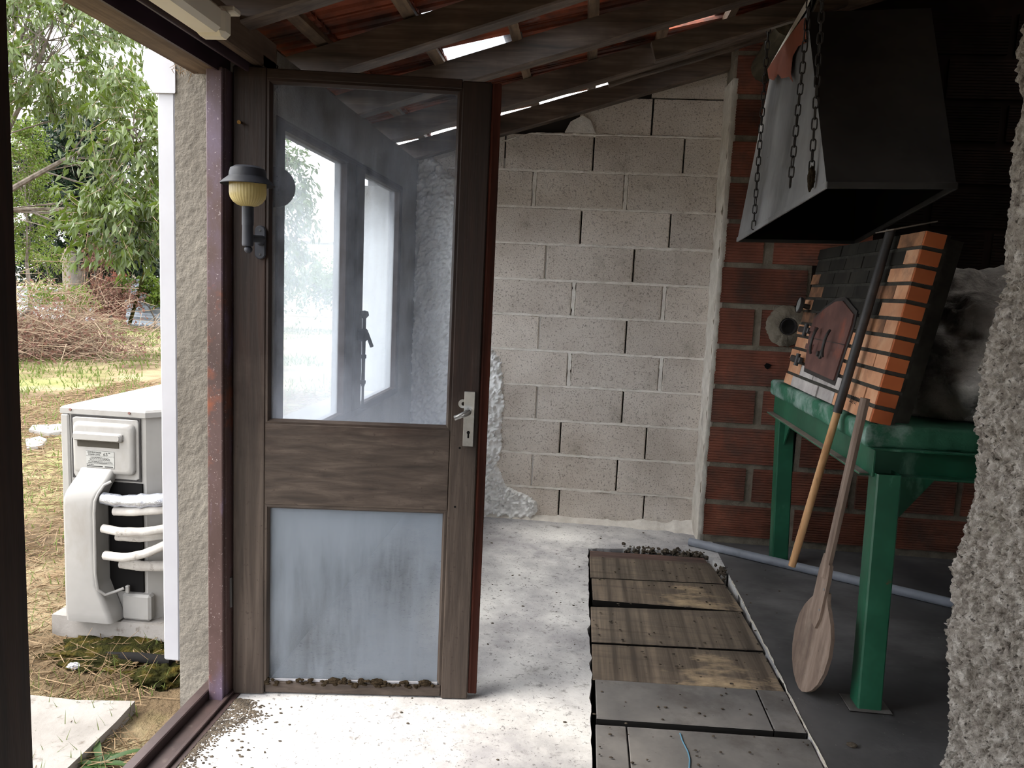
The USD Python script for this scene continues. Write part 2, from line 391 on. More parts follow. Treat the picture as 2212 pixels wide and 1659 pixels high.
# weathered door wood: red-brown varnish kept under the eaves of the glass, bare grey wood lower down where rain and feet have worn it
def door_wood(name, axis):
    st = [1.0, 1.0, 1.0]
    st[axis] = .06
    nd = {"tc": ("texture_coordinate", {}), "mp": ("mapping", {"scale": tuple(st)}), "n": ("noise_texture", {"scale": 40.0, "detail": 6.0, "roughness": .6, "distortion": .5}),
          "va": ("rgb_ramp", {"ramp": [(.3, C(26, 16, 12)), (.55, C(39, 25, 19)), (.75, C(52, 34, 26))]}),
          "ba": ("rgb_ramp", {"ramp": [(.28, C(42, 34, 29)), (.52, C(65, 55, 48)), (.75, C(87, 76, 68))]}),
          "big": ("noise_texture", {"scale": 3.2, "detail": 6.0, "roughness": .6}), "sx": ("separate_xyz", {}),
          "zr": ("map_range", {"from_min": .55, "from_max": 1.35, "to_min": .34, "to_max": -.3, "clamp": True}), "ad": ("math", {"math_type": "add"}),
          "wr": ("map_range", {"from_min": .42, "from_max": .68, "clamp": True}), "mx": ("mix_color", {}),
          "sp": ("noise_texture", {"scale": 90.0, "detail": 4.0}), "spr": ("map_range", {"from_min": .64, "from_max": .72, "to_max": .6, "clamp": True}), "m2": ("mix_color", {"b": C(46, 34, 28)}),
          "p": ("principled_bsdf", {"roughness": .62, "specular_ior_level": .35}), "bn": ("noise_texture", {"scale": 120.0, "detail": 3.0}), "b": ("bump", {"strength": .5, "distance": .002})}
    lk = [("tc.object", "mp.vector"), ("mp.vector", "n.vector"), ("n.fac", "va.fac"), ("n.fac", "ba.fac"), ("tc.object", "big.vector"), ("tc.object", "sx.vector"), ("sx.z", "zr.value"),
          ("zr.result", "ad.value1"), ("big.fac", "ad.value2"), ("ad.value", "wr.value"), ("wr.result", "mx.fac"), ("va.color", "mx.a"), ("ba.color", "mx.b"),
          ("tc.object", "sp.vector"), ("sp.fac", "spr.value"), ("spr.result", "m2.fac"), ("mx.result", "m2.a"), ("m2.result", "p.base_color"),
          ("mp.vector", "bn.vector"), ("bn.fac", "b.height"), ("b.normal", "p.normal")]
    return usdkit.material(stage, "/World/Looks/" + name, nd, lk, surface="p.BSDF")


mat["door_v"], mat["door_h"] = door_wood("door_v", 2), door_wood("door_h", 0)
mat["door_edge"] = wood("door_edge", C(52, 24, 16), C(78, 36, 24), C(96, 46, 30), 2, rnd=0)
mat["purple_rust"] = M("purple_rust", [(.35, C(54, 38, 34)), (.5, C(74, 56, 54)), (.65, C(90, 78, 98))], scale=2.6, detail=9, rough=.6, bump=.4, bscale=110, bdist=.001, stretch=(1, 1, .5),
                       stains=[(C(128, 120, 164), 2.4, .56, .66, (1, 1, .3), .6), (C(200, 190, 190), 150, .62, .7, None, .5), (C(120, 62, 34), 4, .6, .7, None, .7)])
mat["steel_dark"] = M("steel_dark", [(.3, C(38, 28, 28)), (.7, C(66, 52, 50))], scale=9, rough=.45, bump=.2, bscale=60, bdist=.001, metallic=0, spec=.5, stains=[(C(110, 100, 94), 22, .6, .74, None, .5)])
mat["purple_steel"] = M("purple_steel", [(.3, C(40, 28, 34)), (.7, C(64, 48, 58))], scale=5, rough=.5, bump=.2, bdist=.001)
mat["white_plastic"] = M("white_plastic", [(.3, C(138, 137, 143)), (.7, C(152, 152, 157))], scale=2, rough=.4, bump=0, spec=.5, stains=[(C(150, 146, 140), 40, .68, .76, (1, 1, .3), .5)])
mat["ac_white"] = M("ac_white", [(.3, C(116, 114, 112)), (.7, C(132, 130, 127))], scale=3, rough=.45, bump=.05, bscale=200, bdist=.0005, spec=.5, stains=[(C(100, 92, 84), 7, .56, .78, (1, 1, .5), .5), (C(90, 84, 76), 70, .7, .76, None, .5)])
mat["white_stone"] = M("white_stone", [(.3, C(104, 100, 96)), (.7, C(128, 124, 120))], scale=5, rough=.9, bump=.5, bscale=60, bdist=.003, stains=[(C(70, 60, 50), 16, .58, .7, None, .8)])
mat["hose"] = M("hose", [(.3, C(140, 135, 130)), (.7, C(170, 166, 161))], scale=14, rough=.8, bump=.4, bscale=90, bdist=.002, stains=[(C(80, 74, 66), 26, .58, .7, None, .7)])
mat["slot"] = M("slot", C(54, 50, 43), rough=.9, bump=0)
mat["foil"] = M("foil", [(.3, C(150, 154, 166)), (.7, C(206, 210, 220))], scale=20, rough=.28, bump=.9, bscale=36, bdist=.006, metallic=.85)
mat["black"] = M("black", C(16, 15, 15), rough=.9, bump=0, spec=.1)
mat["ink"] = M("ink", C(38, 36, 36), rough=.8, bump=0)
mat["label_paper"] = M("label_paper", C(140, 140, 137), rough=.6, bump=0)
mat["lamp_black"] = M("lamp_black", [(.3, C(30, 32, 38)), (.7, C(46, 48, 56))], scale=12, rough=.55, bump=.1, bscale=90, bdist=.0005, stains=[(C(90, 90, 96), 50, .66, .76, None, .5)])
mat["lamp_glass"] = M("lamp_glass", [(.3, C(186, 170, 118)), (.7, C(206, 192, 144))], scale=6, rough=.35, bump=0, spec=.5, translucent=.45, stains=[(C(120, 100, 50), 5, .6, .76, None, .6)])
mat["chrome"] = M("chrome", [(.3, C(150, 150, 151)), (.7, C(176, 176, 175))], scale=12, rough=.28, bump=.1, bscale=90, bdist=.0005, metallic=.9, stains=[(C(140, 140, 136), 12, .56, .7, None, .6)])
mat["brass"] = M("brass", C(110, 84, 48), rough=.5, bump=0, metallic=.9)
mat["green"] = M("green", [(.3, C(16, 66, 46)), (.55, C(26, 84, 60)), (.75, C(42, 104, 78))], scale=4, detail=8, rough=.42, bump=.25, bscale=45, bdist=.002, spec=.5,
                 stains=[(C(120, 160, 140), 8, .6, .74, (1, 1, .4), .55), (C(96, 62, 40), 16, .7, .76, None, .8)])
mat["green_slab"] = M("green_slab", [(.3, C(34, 84, 62)), (.55, C(52, 106, 82)), (.75, C(84, 130, 108))], scale=5, detail=8, rough=.7, bump=.7, bscale=40, bdist=.005,
                      stains=[(C(176, 190, 186), 3.2, .52, .68, None, .8), (C(50, 60, 52), 8, .66, .76, None, .6)])
mat["dust_top"] = M("dust_top", [(.3, C(110, 100, 92)), (.7, C(140, 128, 118))], scale=14, rough=.95, bump=.4, bscale=80)
mat["fire_brick"] = M("fire_brick", [(.3, C(186, 128, 92)), (.52, C(206, 152, 116)), (.74, C(220, 180, 146))], scale=7, detail=6, rough=.7, bump=.2, bscale=60, bdist=.001, rnd=.1, spec=.3,
                      stains=[(C(120, 86, 70), 6, .56, .72, None, .6)])
mat["fire_brick_end"] = M("fire_brick_end", [(.3, C(160, 76, 34)), (.7, C(184, 102, 56))], scale=5, rough=.6, bump=.15, bscale=60, bdist=.001, rnd=.15, spec=.4)
mat["soot_brick"] = M("soot_brick", [(.3, C(34, 33, 30)), (.55, C(46, 44, 40)), (.75, C(62, 58, 52))], scale=6, rough=.8, bump=.2, bscale=60, bdist=.001, rnd=.15, spec=.2)
mat["half_soot_brick"] = M("half_soot_brick", [(.35, C(60, 52, 46)), (.5, C(120, 88, 68)), (.65, C(180, 130, 96))], scale=5, rough=.75, bump=.2, bscale=60, bdist=.001, rnd=.1, spec=.2)
mat["ash_brick"] = M("ash_brick", [(.3, C(150, 142, 140)), (.7, C(196, 190, 186))], scale=9, rough=.9, bump=.5, bscale=60, bdist=.002, rnd=.08, spec=.15)
mat["soot_mortar"] = M("soot_mortar", [(.3, C(48, 46, 42)), (.7, C(72, 70, 64))], scale=14, rough=.95, bump=.6, bscale=60, bdist=.003)
mat["rust_door"] = M("rust_door", [(.3, C(78, 52, 48)), (.55, C(100, 68, 62)), (.75, C(124, 88, 80))], scale=7, detail=8, rough=.6, bump=.3, bscale=90, bdist=.001, stains=[(C(150, 74, 46), 3.5, .6, .72, None, .6)], spec=.4)
mat["iron"] = M("iron", [(.3, C(34, 32, 32)), (.7, C(58, 54, 52))], scale=12, rough=.5, bump=.3, bscale=70, bdist=.001, spec=.5)
mat["hood"] = M("hood", [(.3, C(96, 96, 98)), (.55, C(128, 128, 129)), (.75, C(152, 152, 152))], scale=3.5, detail=8, rough=.5, bump=.12, bscale=30, bdist=.003, spec=.5, stretch=(1, 1, .6),
                stains=[(C(44, 44, 45), 2.2, .5, .68, (1, 1, .4), .7)])
mat["rust_patch"] = M("rust_patch", [(.3, C(112, 58, 40)), (.7, C(138, 76, 54))], scale=6, rough=.85, bump=.3, bscale=60, bdist=.002)
mat["cream"] = M("cream", [(.3, C(214, 206, 190)), (.7, C(226, 220, 206))], scale=3, rough=.55, bump=.05, stains=[(C(130, 116, 98), 8, .62, .78, None, .6)])
mat["lime"] = M("lime", [(.3, C(120, 116, 110)), (.5, C(176, 172, 166)), (.72, C(216, 212, 206))], scale=5, detail=9, rough=.97, bump=1, bscale=30, bdist=.015, stains=[(C(60, 57, 53), 4.5, .52, .66, None, .85)])
mat["chain"] = M("chain", C(40, 36, 34), rough=.5, bump=0, metallic=.3, spec=.5)
mat["grey_pipe"] = M("grey_pipe", [(.3, C(120, 124, 134)), (.7, C(146, 150, 160))], scale=6, rough=.45, bump=.1, bscale=60, bdist=.0005, spec=.5, stains=[(C(90, 86, 84), 14, .58, .76, None, .5)])
mat["peel_wood"] = M("peel_wood", [(.3, C(98, 82, 72)), (.52, C(128, 110, 98)), (.74, C(154, 137, 123))], scale=30, detail=6, rough=.75, bump=.5, bscale=60, bdist=.002, stretch=(1, 1, .07), bstretch=(1, 1, .05), spec=.3,
                     stains=[(C(70, 58, 52), 5, .58, .74, (1, 1, .4), .7), (C(40, 34, 30), 90, .66, .72, None, .5)])
mat["pole_wood"] = wood("pole_wood", C(150, 108, 72), C(186, 142, 100), C(206, 166, 124), 2, rnd=0)
mat["blue_wire"] = M("blue_wire", C(84, 124, 146), rough=.4, bump=0)
mat["debris"] = M("debris", [(.3, C(40, 35, 31)), (.7, C(96, 86, 74))], scale=30, rough=.95, bump=.5, rnd=.3)
mat["moss"] = M("moss", [(.3, C(32, 27, 20)), (.7, C(62, 52, 40))], scale=60, rough=1, bump=.6, bscale=120, spec=.05)


# ------------------------------------------------------------------ floor
def jag(p, q, n, amp, seed):
    r = np.random.default_rng(seed)
    t = np.linspace(0, 1, n)[:, None]
    p, q = np.asarray(p, float), np.asarray(q, float)
    d = (q - p) / np.linalg.norm(q - p)
    off = r.normal(0, amp, (n, 1))
    off[0] = off[-1] = 0
    return list(map(tuple, p + t * (q - p) + off * np.array([-d[1], d[0]])))


floor = thing("floor", "mottled grey and white concrete floor of the lean-to shed", "floor", (0, -2.5, -.12), kind="structure")
trench = jag((.088, -.462), (.100, -3.3), 70, .0035, 1) + [(.786, -3.3)] + jag((.786, -3.3), (.783, -.62), 50, .003, 2) + jag((.783, -.62), (.70, -.40), 10, .012, 3) + jag((.70, -.40), (.30, -.40), 22, .010, 4) + jag((.30, -.42), (.088, -.462), 10, .004, 5)
tr = Polygon(trench).buffer(0)
left_slab = Polygon([(-1.18, -5.5), (.786, -5.5), (.786, 0.03), (-1.18, 0.03)]).difference(tr)
right_slab = Polygon([(.786, -5.5), (2.75, -5.5), (2.75, .03), (.786, .03)]).difference(tr)
part(floor, "slab", MB().extr(left_slab, (0, 0, -.12), (1, 0, 0), (0, 1, 0), .12), mat["concrete"])
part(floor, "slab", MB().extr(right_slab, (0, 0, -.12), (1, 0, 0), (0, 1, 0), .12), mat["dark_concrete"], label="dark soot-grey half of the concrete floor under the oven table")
part(floor, "pit_bottom", MB().box(.05, .83, -3.4, -.3, -.2, -.115), mat["black"], label="black bottom of the pit under the planks")
edge = MB()
ys = np.linspace(-2.75, -.78, 60)
P = np.stack([np.stack([.786 + rng.normal(0, .0025, 60), ys, np.full(60, -.008)], 1), np.stack([.7835 + rng.normal(0, .002, 60), ys, np.full(60, .002)], 1), np.stack([.7875 + rng.normal(0, .0020, 60), ys, np.full(60, .0025)], 1)], 1)
edge.grid(P)
part(floor, "pale_edge", edge, mat["plaster"], label="pale broken mortar edge along the pit")

# ------------------------------------------------------------------ back wall of concrete blocks
RA, RB = 2.368, .308                      # underside of the rafters: z = RA + RB x
wall_back = thing("wall_back", "back wall of bare grey concrete blocks under the sloping roof", "wall", (0, .1, 0), kind="structure")
under_roof = Polygon([(-1.3, -.2), (.78, -.2), (.78, RA + RB * .78 + .05), (-1.3, RA - RB * 1.3 + .05)])
part(wall_back, "backing", MB().extr(under_roof, (0, .2, 0), (1, 0, 0), (0, 0, 1), .182), mat["dark_gap"])
ROW0, STEP = 2.2344, .20394
rows = [(-.503, .5, 0), (-.326, .515, 1), (-.05, .5, 0), (-.24, .5, 0), (-.07, .513, 1), (-.257, .5, 0), (-.072, .526, 1), (-.251, .5, 0), (-.103, .5, 0), (-.259, .5, 0), (-.09, .5, 0)]
for k, (x0, st, mort) in enumerate(rows):
    z1, z0 = ROW0 - k * STEP - .004, ROW0 - (k + 1) * STEP + .004
    z0 = max(z0, 0.0)
    js = [x0 + st * i for i in range(-3, 5)]
    gap = .012 if mort else .004
    for a, b in zip(js[:-1], js[1:]):
        a, b = max(a + gap, -1.02), min(b - gap, .705)
        if b - a < .03:
            continue
        poly = sbox(a, z0, b, z1).intersection(under_roof)
        if poly.is_empty or poly.area < 1e-3:
            continue
        proud = rng.normal(0, .0025)
        m = MB()
        if poly.area > .995 * (b - a) * (z1 - z0):
            m.box(a, b, -.004 + proud, .03, z0, z1, .005)
        else:
            m.extr(poly, (0, .03, 0), (1, 0, 0), (0, 0, 1), .034)
        part(wall_back, "block", m, mat["block"])
    if mort:
        for j in js:
            if -1 < j < .68:
                n = 12
                zz = np.linspace(z0, z1, n)
                w = .013 + rng.normal(0, .002, n)
                cx = j + rng.normal(0, .0015, n)
                dy = -.003 + rng.normal(0, .002, n)
                P = np.stack([np.stack([cx - w, np.full(n, .012), zz], 1), np.stack([cx - w * .7, dy, zz], 1), np.stack([cx + w * .7, dy, zz], 1), np.stack([cx + w, np.full(n, .012), zz], 1)], 1)
                part(wall_back, "mortar_joint", MB().grid(P), mat["mortar"], smooth=50)
# blocks and rubble cut to the slope above the last full course
for a, b in ((-.09, .305), (.316, .705)):
    poly = sbox(a, ROW0 + .004, b, ROW0 + STEP - .004).intersection(under_roof)
    part(wall_back, "block", MB().extr(poly, (0, .03, 0), (1, 0, 0), (0, 0, 1), .032), mat["block"])
part(wall_back, "block", MB().extr(sbox(.30, ROW0 + STEP + .004, .705, ROW0 + 2 * STEP).intersection(under_roof), (0, .03, 0), (1, 0, 0), (0, 0, 1), .03), mat["block"])
part(wall_back, "rubble_piece", MB().extr(Polygon([(-.17, 2.243), (.0, 2.243), (-.03, 2.31), (-.075, 2.335), (-.14, 2.30)]).intersection(under_roof), (0, .03, 0), (1, 0, 0), (0, 0, 1), .05), mat["mortar"])
for k in range(0, 12):                    # uneven mortar beds squeezed out between the courses
    zc = max(ROW0 - k * STEP, .004)
    n = 170
    xx = np.linspace(-1.0, .70, n)
    nz = meshkit.fbm(np.stack([xx * 26, np.full(n, k * 9.1), np.zeros(n)], 1), 4, 3) - .5
    ny = meshkit.fbm(np.stack([xx * 34, np.full(n, k * 5.7), np.ones(n)], 1), 4, 5) - .5
    up, dn = zc + .007 + nz * .010, zc - .007 + ny * .010
    if k in (0,):
        up = np.minimum(up, RA + RB * xx - .02)
        dn = np.minimum(dn, up - .004)
    fy = -.0045 - np.clip(ny, -.2, .5) * .016
    P = np.stack([np.stack([xx, np.full(n, .01), up + .003], 1), np.stack([xx, fy, up], 1), np.stack([xx, fy - .001, (up + dn) / 2], 1), np.stack([xx, fy, dn], 1), np.stack([xx, np.full(n, .01), dn - .003], 1)], 1)
    part(wall_back, "mortar_bed", MB().grid(P[:, ::-1]), mat["mortar"], smooth=60)
# rough thrown render that spills from the corner on to the blocks
gx, gz = np.arange(-1.01, -.17, .006), np.arange(-.005, 2.1, .006)
X, Z = np.meshgrid(gx, gz, indexing="ij")
edge_z = [-.02, .06, .1, .142, .188, .25, .312, .44, .606, .8, .96, 1.02, 1.3, 1.6, 1.8, 1.95, 2.2]
edge_x = [-.23, -.213, -.22, -.27, -.40, -.42, -.458, -.439, -.452, -.433, -.468, -.55, -.57, -.56, -.6, -.75, -1.05]
E_ = np.interp(Z, edge_z, edge_x) + .05 * (meshkit.fbm(np.stack([Z * 14, X * 3, Z * 0], -1), 4, 8) - .5)
lump = meshkit.fbm(np.stack([X * 75, Z * 75, X * 0 + 2], -1), 3, 4)
body = np.clip((E_ - X) / .03, 0, 1)
Yd = np.where(body > 0, -.0125 * body - .085 * np.clip(lump - .42, 0, 1) * (.4 + .6 * body), .012)
part(wall_back, "roughcast_patch", MB().grid(np.stack([X, Yd, Z], -1)), mat["roughcast"], smooth=True, label="rough grey roughcast render spilling over the blocks")
# crumbled mortar fillet at the foot of the wall
n = 120
xx = np.linspace(-1.0, .70, n)
h_ = .012 + .03 * meshkit.fbm(np.stack([xx * 15, xx * 0, xx * 0], 1), 4, 2) * np.interp(xx, [-1, .1, .45, .7], [.5, .5, 1.2, 2.2])
P = np.stack([np.stack([xx, np.full(n, .005), h_ + .01], 1), np.stack([xx, -.006 - h_ * .3, h_], 1), np.stack([xx, -.01 - h_ * 1.5, np.full(n, -.002)], 1)], 1)
part(wall_back, "mortar_fillet", MB().grid(P[:, ::-1]), mat["mortar"], smooth=60)

# ------------------------------------------------------------------ alcove wall of hollow clay bricks
BY = -.2
wall_alcove = thing("wall_alcove", "red hollow clay brick wall with ridged faces behind the oven", "wall", (1.5, BY, 0), kind="structure")
part(wall_alcove, "mortar_backing", MB().box(.70, 1.19, BY + .012, .05, -.1, 3.2).box(1.18, 2.75, BY + .012, .05, -.1, 1.3), mat["brick_mortar"])
part(wall_alcove, "sooty_backing", MB().box(1.19, 2.75, BY + .0115, .05, 1.3, 3.2), mat["brick_soot_shade"])
lines = [2.85, 2.63, 2.409, 2.20, 1.989, 1.771, 1.543, 1.324, 1.099, .883, .667, .445, .233, .03]
first = [.95, 1.19, .95, 1.19, 1.19, .954, 1.19, .931, 1.19, .976, 1.195, .957, 1.191]


def ridged(x0, x1, z0, z1, y, n=13, d=.0035):
    zz, yy = [z0], [y + d]
    for i in range(n):
        a = z0 + (z1 - z0) * (i + .12) / n
        b = z0 + (z1 - z0) * (i + .68) / n
        zz += [a, b, b + (z1 - z0) * .16 / n]
        yy += [y, y, y + d]
    zz.append(z1)
    yy.append(y + d)
    prof = np.array(list(zip(yy, zz)))
    k = len(prof)
    A = np.stack([np.full(k, x0), prof[:, 0], prof[:, 1]], 1)
    m = MB()
    m.grid(np.stack([A, A + [x1 - x0, 0, 0]], 0)[::-1])
    for x in (x0, x1):
        m.add(np.array([[x, y + d, z0], [x, y + .03, z0], [x, y + .03, z1], [x, y + d, z1]]), [[0, 1, 2, 3]])
    for z in (z0, z1):
        m.add(np.array([[x0, y + d, z], [x1, y + d, z], [x1, y + .03, z], [x0, y + .03, z]]), [[0, 1, 2, 3]])
    return m


for i in range(len(lines) - 1):
    z1, z0 = lines[i] - .011 - abs(rng.normal(0, .003)), lines[i + 1] + .011 + abs(rng.normal(0, .003))
    j0 = first[i]
    js = [.715 - .02] + [j for j in (j0 - .555, j0, j0 + .555, j0 + 1.11, j0 + 1.665) if .78 < j < 2.7] + [2.74]
    for a, b in zip(js[:-1], js[1:]):
        g = .018 + abs(rng.normal(0, .005))
        part(wall_alcove, "brick", ridged(max(a + g, .715), b - g, z0, z1, BY + rng.normal(0, .002)), mat["brick_soot_shade" if (a > 1.1 and z0 > 1.25) or (a > 1.45 and z0 > .9) else "brick"])
n = 90
zz = np.linspace(0, 2.5, n)
w1 = meshkit.fbm(np.stack([zz * 20, zz * 0, zz * 0], 1), 4, 2) - .5
w2 = meshkit.fbm(np.stack([zz * 24, zz * 0 + 5, zz * 0], 1), 4, 3) - .5
P = np.stack([np.stack([.69 + w1 * .02, np.full(n, .0), zz], 1), np.stack([.694 + w2 * .012, np.full(n, -.1), zz], 1), np.stack([.70 + w1 * .012, BY - .004 + w2 * .012, zz], 1),
              np.stack([.718 + w2 * .012, BY - .006 + w1 * .01, zz], 1), np.stack([.735 + w1 * .02, np.full(n, BY + .01), zz], 1)], 1)
part(wall_alcove, "plaster_corner", MB().grid(P[:, ::-1]), mat["plaster"], smooth=40, label="whitish mortar smeared down the wall corner")

# ------------------------------------------------------------------ left wall with doorway and window
OX, IX = -1.277, -1.0
wall_left = thing("wall_left", "outer side wall with grey rendered reveal beside the open doorway", "wall", (-1.14, -1, 0), kind="structure")
n1, n2 = 30, 300
gx, gz = np.linspace(OX, -1.132, n1), np.linspace(-.1, 2.02, n2)
X, Z = np.meshgrid(gx, gz, indexing="ij")
part(wall_left, "reveal", MB().grid(np.stack([X, -2.132 - .006 * meshkit.fbm(np.stack([X * 60, Z * 60, X * 0], -1), 3, 6), Z], -1)), mat["render"], smooth=True, label="grey rendered end face of the wall")
part(wall_left, "pier", MB().box(OX, IX, -2.13, -2.02, -.1, 2.02), mat["render"])
part(wall_left, "sill_wall", MB().box(OX, IX, -2.03, .15, -.1, .765), mat["render"])
part(wall_left, "wall_over_window", MB().box(OX, -1.064, -2.03, .15, 1.985, 2.06).box(-1.065, IX, -2.03, .15, 1.86, 2.06), mat["render"])
part(wall_left, "far_pier", MB().box(OX, IX, -.355, .15, .75, 1.87), mat["render"])
part(wall_left, "near_wall", MB().box(OX, -1.06, -5.5, -3.22, -.1, 2.06), mat["render"])

window = thing("window_1", "dark-framed two-casement window seen through the dusty door glass", "window", (-1.03, -1.2, .76), kind="structure")
for nm_, b in (("bottom_rail", (-1.065, -1.0, -2.03, -.36, .755, .80)), ("top_rail", (-1.065, -1.0, -2.03, -.36, 1.838, 1.875)), ("jamb", (-1.065, -.995, -2.035, -1.965, .76, 1.87)), ("jamb", (-1.065, -1.0, -.40, -.355, .76, 1.87)),
               ("mullion", (-1.06, -.998, -1.295, -1.19, .79, 1.85)), ("mullion", (-1.06, -.992, -1.188, -1.075, .79, 1.85))):
    part(window, nm_, MB().box(*b, .006), mat["post"])
for a, b in ((-1.97, -1.29), (-1.08, -.395)):
    part(window, "pane", MB().box(-1.034, -1.030, a, b, .79, 1.845), mat["glass_win"])
bolt = part(window, "bolt_rod", MB().tube([(-.965, -1.14, .80), (-.965, -1.14, .9)], .006, 8).tube([(-.965, -1.14, .9), (-.965, -1.14, 1.2)], .0085, 8).lathe([(.0, .905), (.012, .91), (.013, .925), (.0, .93)], (-.965, -1.14, 0), 10)
            .lathe([(.0, 1.02), (.013, 1.025), (.013, 1.04), (.0, 1.045)], (-.965, -1.14, 0), 10), mat["black"], smooth=40, label="black window bolt rod with knob")
part(bolt, "knob", MB().lathe([(.0, 1.19), (.008, 1.2), (.021, 1.215), (.017, 1.232), (.0, 1.236)], (-.965, -1.14, 0), 14), mat["black"], smooth=40)
part(bolt, "handle", MB().box(-.992, -.95, -1.16, -1.12, 1.10, 1.155, .008).beam((-.955, -1.135, 1.14), (-.93, -1.13, 1.075), .012, .016), mat["black"])
vd = at(597, 405, 1, -2.045)
disc = Point(0, 0).buffer(.0625, 40)
for hx, hy in ((.005, .034), (.012, .026), (.007, .021), (.006, .0), (.010, -.007), (.013, -.014), (.006, -.013), (.008, -.021)):
    disc = disc.difference(Point(hx, hy).buffer(.0022, 6))
part(window, "vent_disc", MB().extr(disc, vd, (1, 0, 0), (0, 0, 1), .006), mat["post"], label="round dark perforated vent disc at the window jamb")

trim = thing("trim_1", "brown wooden lintel over the open doorway with a dark steel angle", "lintel", (-1.12, -2.7, 1.95), kind="structure")
part(trim, "timber", MB().box(-1.21, -1.108, -5.5, -2.15, 1.955, 2.06, .005), mat["header"])
part(trim, "steel_channel", MB().box(-1.106, -1.098, -5.5, -2.14, 1.95, 2.06).box(-1.106, -1.035, -5.5, -2.14, 2.0, 2.006).box(-1.04, -1.03, -5.5, -2.1, 1.962, 2.06, .002), mat["purple_steel"])
part(trim, "inner_board", MB().box(-1.028, -1.0, -5.5, -2.03, 1.985, 2.08, .004), mat["header"])
single("trim_2", MB().box(-1.137, -1.088, -2.215, -2.10, -.01, 1.962, .003).box(-1.092, -1.084, -2.20, -2.11, 0, 1.962, .002), mat["purple_rust"], "purple-painted rusty steel door jamb against the grey reveal", "door frame", kind="structure")
single("trim_3", MB().box(-1.30, -1.05, -3.7, -3.095, -.1, 2.06, .006), mat["post"], "almost black wooden door post at the near side of the doorway", "door post", kind="structure")
sill = thing("trim_4", "dark rusty steel threshold rails across the doorway floor", "threshold", (-1.12, -2.7, 0), kind="structure")
part(sill, "base_plate", MB().box(-1.175, -1.055, -3.2, -2.14, -.02, .003), mat["steel_dark"])
part(sill, "outer_rail", MB().box(-1.172, -1.138, -3.2, -2.14, -.12, .034, .003), mat["steel_dark"])
part(sill, "inner_rail", MB().box(-1.085, -1.072, -3.2, -2.16, 0, .014, .002), mat["steel_dark"])

# ------------------------------------------------------------------ rough wall end beside the camera, and the walls behind it
wall_right = thing("wall_right", "broken pitted concrete and stone wall end at the right edge", "wall", (1.3, -3.5, 0), kind="structure")
PX = 1.03
sil = [(2190, 90), (2185, 150), (2165, 420), (2150, 600), (2138, 640), (2128, 700), (2097, 800), (2088, 900), (2082, 1000), (2062, 1150), (2040, 1200), (2030, 1330), (2030, 1450), (2012, 1659)]
sp = np.array([at(x, y, 0, PX)[1:] for x, y in sil])
sz, sy = sp[::-1, 1], sp[::-1, 0]
nz, ns = 620, 210
zz = np.linspace(-.02, 2.75, nz)
ye = np.interp(zz, sz, sy) + .02 * (meshkit.fbm(np.stack([zz * 16, zz * 0, zz * 0], 1), 4, 12) - .5)
s = np.concatenate([np.linspace(-3.2, -.5, 30)[:-1], np.linspace(-.5, 0, 140), np.linspace(0, .3, 60)[1:]])
S, Zg = np.meshgrid(s, zz, indexing="ij")
YE = np.broadcast_to(ye, S.shape)
turn = np.clip(S, 0, None)
base = np.stack([PX + turn + .02 * np.exp(-(S / .03) ** 2), YE + np.where(S < 0, S, 0) - .0 * turn, Zg], -1)
q = np.stack([S * 26, Zg * 26, S * 0], -1)
l1 = meshkit.fbm(q * .35, 4, 21) - .5
l2 = meshkit.fbm(q * 2.2, 3, 22) - .5
pit = np.clip(meshkit.noise(q * 3.1, 31) - .66, 0, 1) * np.clip(meshkit.noise(q * 1.1, 32) * 1.6, 0, 1)
l3 = meshkit.noise(q * 6.5, 41) - .5
pit2 = np.clip(meshkit.noise(q * 4.6, 47) - .62, 0, 1)
D = .045 * l1 + .024 * l2 - .06 * pit + .010 * l3 - .05 * pit2
for (pz, ps, pr, pd) in ((.42, -.16, .035, .05), (.30, -.22, .03, .03), (1.15, -.12, .03, .02)):
    D = D - pd * np.exp(-(((Zg - pz) ** 2 + (S - ps) ** 2) / pr ** 2))
smooth_top = np.clip((Zg - 1.42 - .25 * l1) / .06, 0, 1)
D = D * (1 - .55 * smooth_top) - .012 * (1 - smooth_top)
nrm = np.stack([np.where(S < .004, -1.0, -.15), np.where(S < -.004, 0, .95), S * 0], -1)
part(wall_right, "rough_face", MB().grid((base + D[..., None] * nrm)[:, ::-1]), mat["pillar"], smooth=True)
part(wall_right, "core", MB().box(PX + .12, 1.36, -5.5, -2.42, -.1, 3.0), mat["pillar"])
part(wall_right, "alcove_front", MB().box(PX + .14, 2.8, -2.72, -2.45, -.1, 3.3), mat["pillar"])
part(wall_right, "alcove_side", MB().box(2.7, 2.85, -2.7, .1, -.1, 3.4), mat["pillar"])
part(wall_right, "wall_behind", MB().box(.8, 2.85, -5.62, -5.48, -.1, 3.4).box(-1.3, .22, -5.62, -5.48, -.1, 3.4).box(.21, .81, -5.62, -5.48, 1.95, 3.4), mat["pillar"])  # opening added in this unseen wall to let in fill light

# ------------------------------------------------------------------ roof: rafters, battens, clay tiles
ceiling = thing("ceiling", "sloping underside of an old clay tile roof on dark timbers", "roof", (0, -1.5, 2.36), kind="structure")
sl = np.array([1, 0, RB]) / math.hypot(1, RB)
up_ = np.array([-RB, 0, 1]) / math.hypot(1, RB)
yv = np.array([0, 1.0, 0])


def slope(x, y, h):
    return np.array([x, y, RA + RB * x]) + up_ * h


